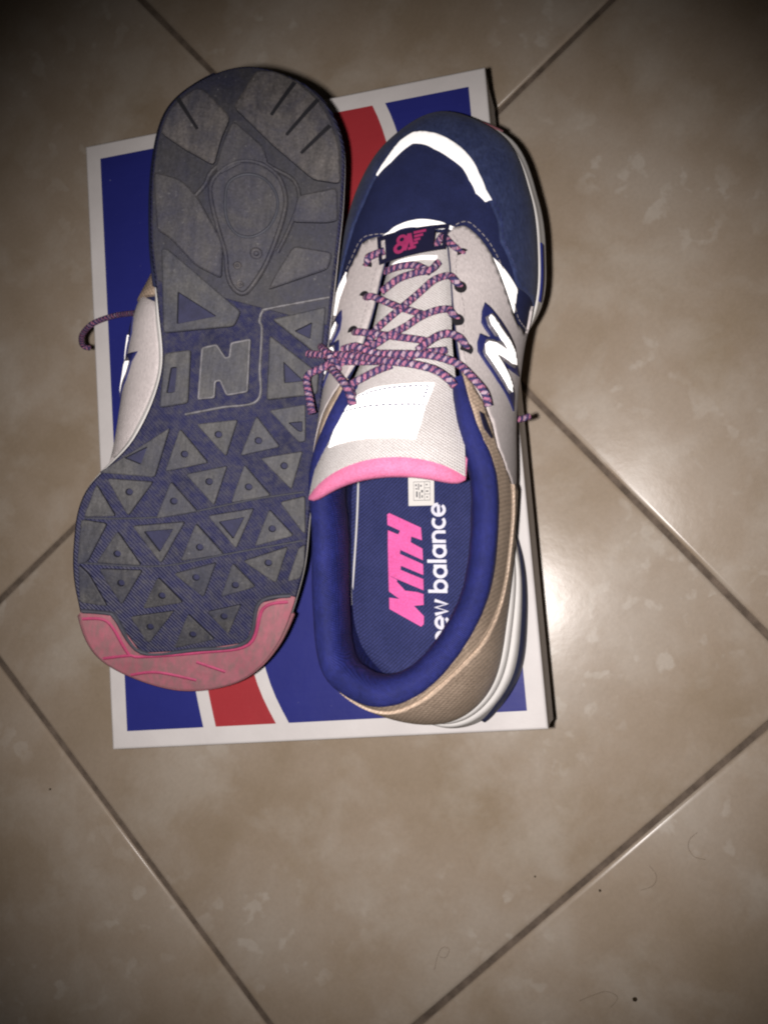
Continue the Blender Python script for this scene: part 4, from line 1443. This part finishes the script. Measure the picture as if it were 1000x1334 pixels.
def lug(sh, name, poly, h, mat, parent, hole=None, rec=None, rad=1.3, floor_mat=None, bev=0.5, step=None):
    """raised tread block standing h mm off the sole, with an optional dimple or sunk panel"""
    base = rounded(poly, rad)
    top = inset(base, bev)
    n = len(base)
    V = [(p.x, p.y, lift(p.y) + 0.3) for p in base] + [(p.x, p.y, lift(p.y) - h + bev * 0.5) for p in inset(base, bev * 0.25)]
    F = []
    for i in range(n):
        j = (i + 1) % n
        F.append((i, j, n + j, n + i))
    hl = None
    if hole is not None:
        hl = [Vector((hole[0] + hole[2] * math.cos(2 * math.pi * k / 12), hole[1] + hole[2] * math.sin(2 * math.pi * k / 12))) for k in range(12)]
    elif rec is not None:
        hl = rounded(rec, 0.7)
    pts = list(top); edges = [(i, (i + 1) % n) for i in range(n)]
    if hl:
        m = len(hl); edges += [(n + i, n + (i + 1) % m) for i in range(m)]; pts += hl
    xs = [p.x for p in top]; ys = [p.y for p in top]
    if max(ys) - min(ys) > 25:
        y = min(ys) + 6
        extra = []
        while y < max(ys):
            x = min(xs) + 6
            while x < max(xs):
                p = Vector((x, y))
                if pin(p, top) and not (hl and pin(p, hl)) and min((p - q).length for q in pts) > 2.5: extra.append(p)
                x += 7
            y += 7
        pts = pts + extra
    ev, ee, ef, *_ = delaunay_2d_cdt(pts, edges, [], 1, 1e-5)
    b0 = len(V)
    V += [(p.x, p.y, lift(p.y) - h) for p in ev]
    for f in ef:
        c = sum((ev[i] for i in f), Vector((0, 0))) / len(f)
        if hl and pin(c, hl): continue
        F.append(tuple(b0 + i for i in f))
    for i in range(n):
        j = (i + 1) % n
        F.append((n + i, n + j, b0 + j, b0 + i))
    fl = []
    if hl:
        m = len(hl); b1 = len(V)
        hin = inset(hl, 0.35)
        dep = h * 0.75
        V += [(p.x, p.y, lift(p.y) - h + dep) for p in hin]
        for i in range(m):
            j = (i + 1) % m
            F.append((b0 + n + i, b0 + n + j, b1 + j, b1 + i))
        F.append(tuple(b1 + i for i in range(m)))
    o = sh.mesh(name, V, F, mat, parent, False)
    o.data.materials.append(M["lug_wall_shade"]); o.data.materials.append(M["lug_floor"])
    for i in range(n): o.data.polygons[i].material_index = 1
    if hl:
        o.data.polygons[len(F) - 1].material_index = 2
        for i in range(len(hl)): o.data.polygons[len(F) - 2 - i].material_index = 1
    fix_normals(o)
    return o


def pin(p, poly):
    c = False; j = len(poly) - 1
    for i in range(len(poly)):
        a, b = poly[i], poly[j]
        if (a.y > p.y) != (b.y > p.y) and p.x < (b.x - a.x) * (p.y - a.y) / (b.y - a.y) + a.x: c = not c
        j = i
    return c


def ridge(sh, name, pts, w, h, mat, parent, closed=False, depth=0.0):
    """low rounded bead along a path on the sole"""
    P = spline([(x, y, 0) for x, y in pts], 7, closed)
    if closed: P = P + [P[0]]
    V, F = [], []
    for i, p in enumerate(P):
        a = P[max(i - 1, 0)] if not closed else P[(i - 1) % (len(P) - 1)]; b = P[min(i + 1, len(P) - 1)] if not closed else P[(i + 1) % (len(P) - 1)]
        d = (b - a); d.z = 0; d.normalize(); nn = Vector((-d.y, d.x, 0))
        for t, z in ((-1, 0.4), (-0.75, -h * 0.75), (0, -h), (0.75, -h * 0.75), (1, 0.4)):
            q = p + nn * (w / 2 * t)
            V.append((q.x, q.y, lift(q.y) + z - depth))
    for i in range(len(P) - 1):
        for t in range(4): F.append((i * 5 + t, i * 5 + t + 1, (i + 1) * 5 + t + 1, (i + 1) * 5 + t))
    o = sh.mesh(name, V, F, mat, parent, True)
    return fix_normals(o)


def build_tread(sh, parts):
    out = parts["outsole"]
    out.data.materials.clear(); out.data.materials.append(M["sole_base"])
    rng = random.Random(3)
    for k in [x[4:] for x in D if x.startswith('tri_')]:
        hole = D.get('dim_' + k); rec = D.get('rec_' + k)
        h = 2.3 + rng.uniform(-0.15, 0.15)
        c_ = sum((Vector(p) for p in D['tri_' + k]), Vector((0, 0))) / len(D['tri_' + k])
        grow = 1.16 if len(D['tri_' + k]) == 3 else 1.04
        lug(sh, "tread_lug", [c_ + (Vector(p) - c_) * grow for p in D['tri_' + k]], h, M["lug"], out, (*hole[0], 1.75) if hole else None, rec, 1.4)
    for k in [x[4:] for x in D if x.startswith('mid_')]:
        if k == 'mN': continue
        heel = k[0] == 'h'
        rec = D.get('midrec_' + k)
        lug(sh, "heel_lug" if heel else "shank_block", D['mid_' + k], 2.6 if heel else 2.1, (M["heel_lug"] if k in ("he", "hf") else M["heel_dark"]) if heel else M["lug"], out, None, rec, 2.2 if heel else 1.6, bev=0.9 if heel else 0.7)
    # plate with the raised letter
    o = lug(sh, "sole_letter", D['mid_mN'], 2.1, M["lug"], out, None, None, 1.0)
    ridge(sh, "letter_rim", D['mid_mN'] , 0.9, 2.0, M["worn_ridge"], o, True) if False else None
    n = D['mid_mN']
    base = rounded(n, 1.2)
    V, F = [], []
    a = inset(base, 0.1); b = inset(base, 1.0); m = len(base)
    for i in range(m): V.append((a[i].x, a[i].y, lift(a[i].y) - 1.95))
    for i in range(m): V.append(((a[i].x + b[i].x) / 2, (a[i].y + b[i].y) / 2, lift(a[i].y) - 2.6))
    for i in range(m): V.append((b[i].x, b[i].y, lift(b[i].y) - 2.05))
    for r in range(2):
        for i in range(m):
            j = (i + 1) % m; F.append((r * m + i, r * m + j, r * m + m + j, r * m + m + i))
    fix_normals(sh.mesh("letter_rim", V, F, M["worn_ridge"], o, True))
    ridge(sh, "shank_frame", D['ln_frame'], 1.5, 2.2, M["worn_ridge"], out)
    ridge(sh, "flex_groove_rim", D['ln_g1'], 1.1, 1.2, M["dark_rubber"], out)
    ridge(sh, "flex_groove_rim", D['ln_g2'], 1.1, 1.2, M["dark_rubber"], out)
    # the heel is one grey rubber plate under its lugs
    hp = []
    for k in range(0, 73):
        u = (19.1 + (28.6 - 19.1) * k / 72) / NR
        S = ray_at(u)[0]; nb = out2d(lambda x: ray_at(x)[0], u)
        hp.append((S.x - nb.x * 0.6, S.y - nb.y * 0.6))
    keep = [p for p in hp]
    lug(sh, "heel_plate", keep, 0.5, M["heel_plate"], out, None, None, 0.4, bev=0.3)
    # teardrop window at the heel
    dp = D['ln_drop']
    lug(sh, "heel_window", dp, 1.5, M["heel_dark"], out, None, None, 2.0)
    ridge(sh, "window_rim", dp, 2.6, 3.0, M["heel_dark"], out, True)
    ridge(sh, "window_rim", D['ln_drop2'], 1.8, 2.2, M["dark_rubber"], out, True)
    ridge(sh, "window_rim", D['ln_outer'], 2.2, 2.6, M["heel_dark"], out)
    for nm, r in (('dot1', 1.7), ('dot2', 3.0), ('dot3', 2.0)):
        x, y = D['ln_' + nm][0]
        ridge(sh, "stud", [(x + r * 0.6 * math.cos(t * math.pi / 4), y + r * 0.6 * math.sin(t * math.pi / 4)) for t in range(8)], r * 0.9, 2.4, M["heel_lug"], out, True)
    # sipes of the heel rubber: their inner shade painted as dark strips on top
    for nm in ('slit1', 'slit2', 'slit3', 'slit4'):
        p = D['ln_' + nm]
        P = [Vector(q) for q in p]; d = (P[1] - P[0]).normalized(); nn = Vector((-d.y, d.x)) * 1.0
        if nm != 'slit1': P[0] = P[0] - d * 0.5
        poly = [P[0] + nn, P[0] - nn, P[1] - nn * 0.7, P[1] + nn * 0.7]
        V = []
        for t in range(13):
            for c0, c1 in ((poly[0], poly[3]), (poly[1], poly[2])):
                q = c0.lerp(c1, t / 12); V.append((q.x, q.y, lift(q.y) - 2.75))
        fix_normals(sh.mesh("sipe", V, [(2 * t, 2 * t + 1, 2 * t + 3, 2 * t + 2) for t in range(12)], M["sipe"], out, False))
    # pink toe: slab between its border line and the rim of the sole
    bd = [Vector(p) for p in D['ln_pinkb']]
    rim = []
    for k in range(0, 61):
        u = (9.9 + (14.9 - 9.9) * k / 60) / NR
        S = ray_at(u)[0]; nb = out2d(lambda x: ray_at(x)[0], u)
        q = Vector((S.x, S.y)) + Vector((nb.x, nb.y)) * 0.4
        rim.append(q)
    # bd runs from the inner side to the outer side; rim likewise
    i0 = min(range(len(rim)), key=lambda i: (rim[i] - bd[0]).length); i1 = min(range(len(rim)), key=lambda i: (rim[i] - bd[-1]).length)
    poly = bd + list(reversed(rim[min(i0, i1):max(i0, i1) + 1]))
    pk = lug(sh, "toe_rubber", poly, 1.6, M["pink_rubber"], out, None, None, 0.6)
    ridge(sh, "toe_border", [(p.x, p.y) for p in bd], 2.4, 2.3, M["dark_rubber"], out)
    for nm in ('pr1', 'pr2', 'pr3', 'pr4'):
        ridge(sh, "toe_groove", D['ln_' + nm], 2.2, 2.15, M["magenta"], pk)


build_tread(B, PB)
decorate_upper(B, PB, 0.27)
toe_bumper(B, PB, (10.3, 14.5))
# lace loop lying over the rim of the box
LOOP_B = [(47.5, 111.0, 70.0), (60.3, 112.6, 93.7), (75.3, 114.0, 111.4), (86.1, 117.4, 119.7), (93.8, 121.9, 124.2), (101.0, 128.1, 135.1), (102.4, 133.7, 143.8), (98.5, 134.6, 146.0)]
tube(B, "lace", LOOP_B, 1.7, M["lace"], None, 12, 10, 0.95, 2.7)

# ------------------------------------------------------------------ bits on the floor
M["hair"] = plain("hair", (0.22, 0.16, 0.11), 0.5, 0.4, 0.1, 100, 0)
M["crumb"] = plain("crumb", (0.06, 0.04, 0.02), 0.9, 0.2, 0.4, 800, 0.5)


class Flat:
    root = None

    @staticmethod
    def mesh(name, V, F, mat, parent=None, smooth=True, uvs=None):
        return mesh_obj(name, [Vector(v) * MM for v in V], F, mat, None, smooth, uvs)


def hair(pts, label):
    o = tube(Flat, "hair_strand", [(x, y, 0.9 + 0.4 * math.sin(i * 1.7)) for i, (x, y) in enumerate(pts)], 0.10, M["hair"], None, 5, 8)
    tag(o, label, "hair", "stray hairs on the tiles")


def crumb(x, y, r, label):
    bm = bmesh.new()
    bmesh.ops.create_icosphere(bm, subdivisions=2, radius=r * MM)
    rg = random.Random(int(x * 7 + y))
    for v in bm.verts:
        v.co *= rg.uniform(0.7, 1.2); v.co.z *= 0.6
    me = bpy.data.meshes.new("crumb"); bm.to_mesh(me); bm.free()
    me.materials.append(M["crumb"])
    o = bpy.data.objects.new("crumb", me); COL.objects.link(o)
    o.location = (x * MM, y * MM, r * 0.45 * MM)
    tag(o, label, "crumb", "crumbs on the tiles")


hair([(-82.8, -242.7), (-81.0, -234.3), (-78.1, -228.8), (-73.7, -229.3), (-75.6, -234.2), (-79.7, -234.2)], 'curled dark hair loop on the tile left of the lower diagonal joint')
hair([(76.1, -146.2), (71.6, -150.4), (70.9, -156.1), (74.4, -160.8), (80.3, -161.7)], 'thin arc-shaped hair on the tile beyond the lower diagonal joint')
hair([(6.4, -251.6), (14.9, -247.0), (22.8, -244.3), (29.1, -247.2), (25.1, -253.0)], 'bent dark hair lying on the tile near the largest crumb')
hair([(43.0, -182.9), (50.2, -179.3), (52.1, -173.5), (48.1, -168.2)], 'fine curved hair beside the pale chips of the lower tile')
crumb(39.0, -247.0, 1.4, 'largest dark brown crumb, on the tile past the lower diagonal joint')
crumb(18.9, -185.4, 0.8, 'small dark crumb close to the lower diagonal joint')
crumb(-20.4, -180.3, 0.6, 'tiny speck on the tile below the box')
crumb(-358.7, -149.0, 0.8, 'dark speck on the tile beyond the left diagonal joint')
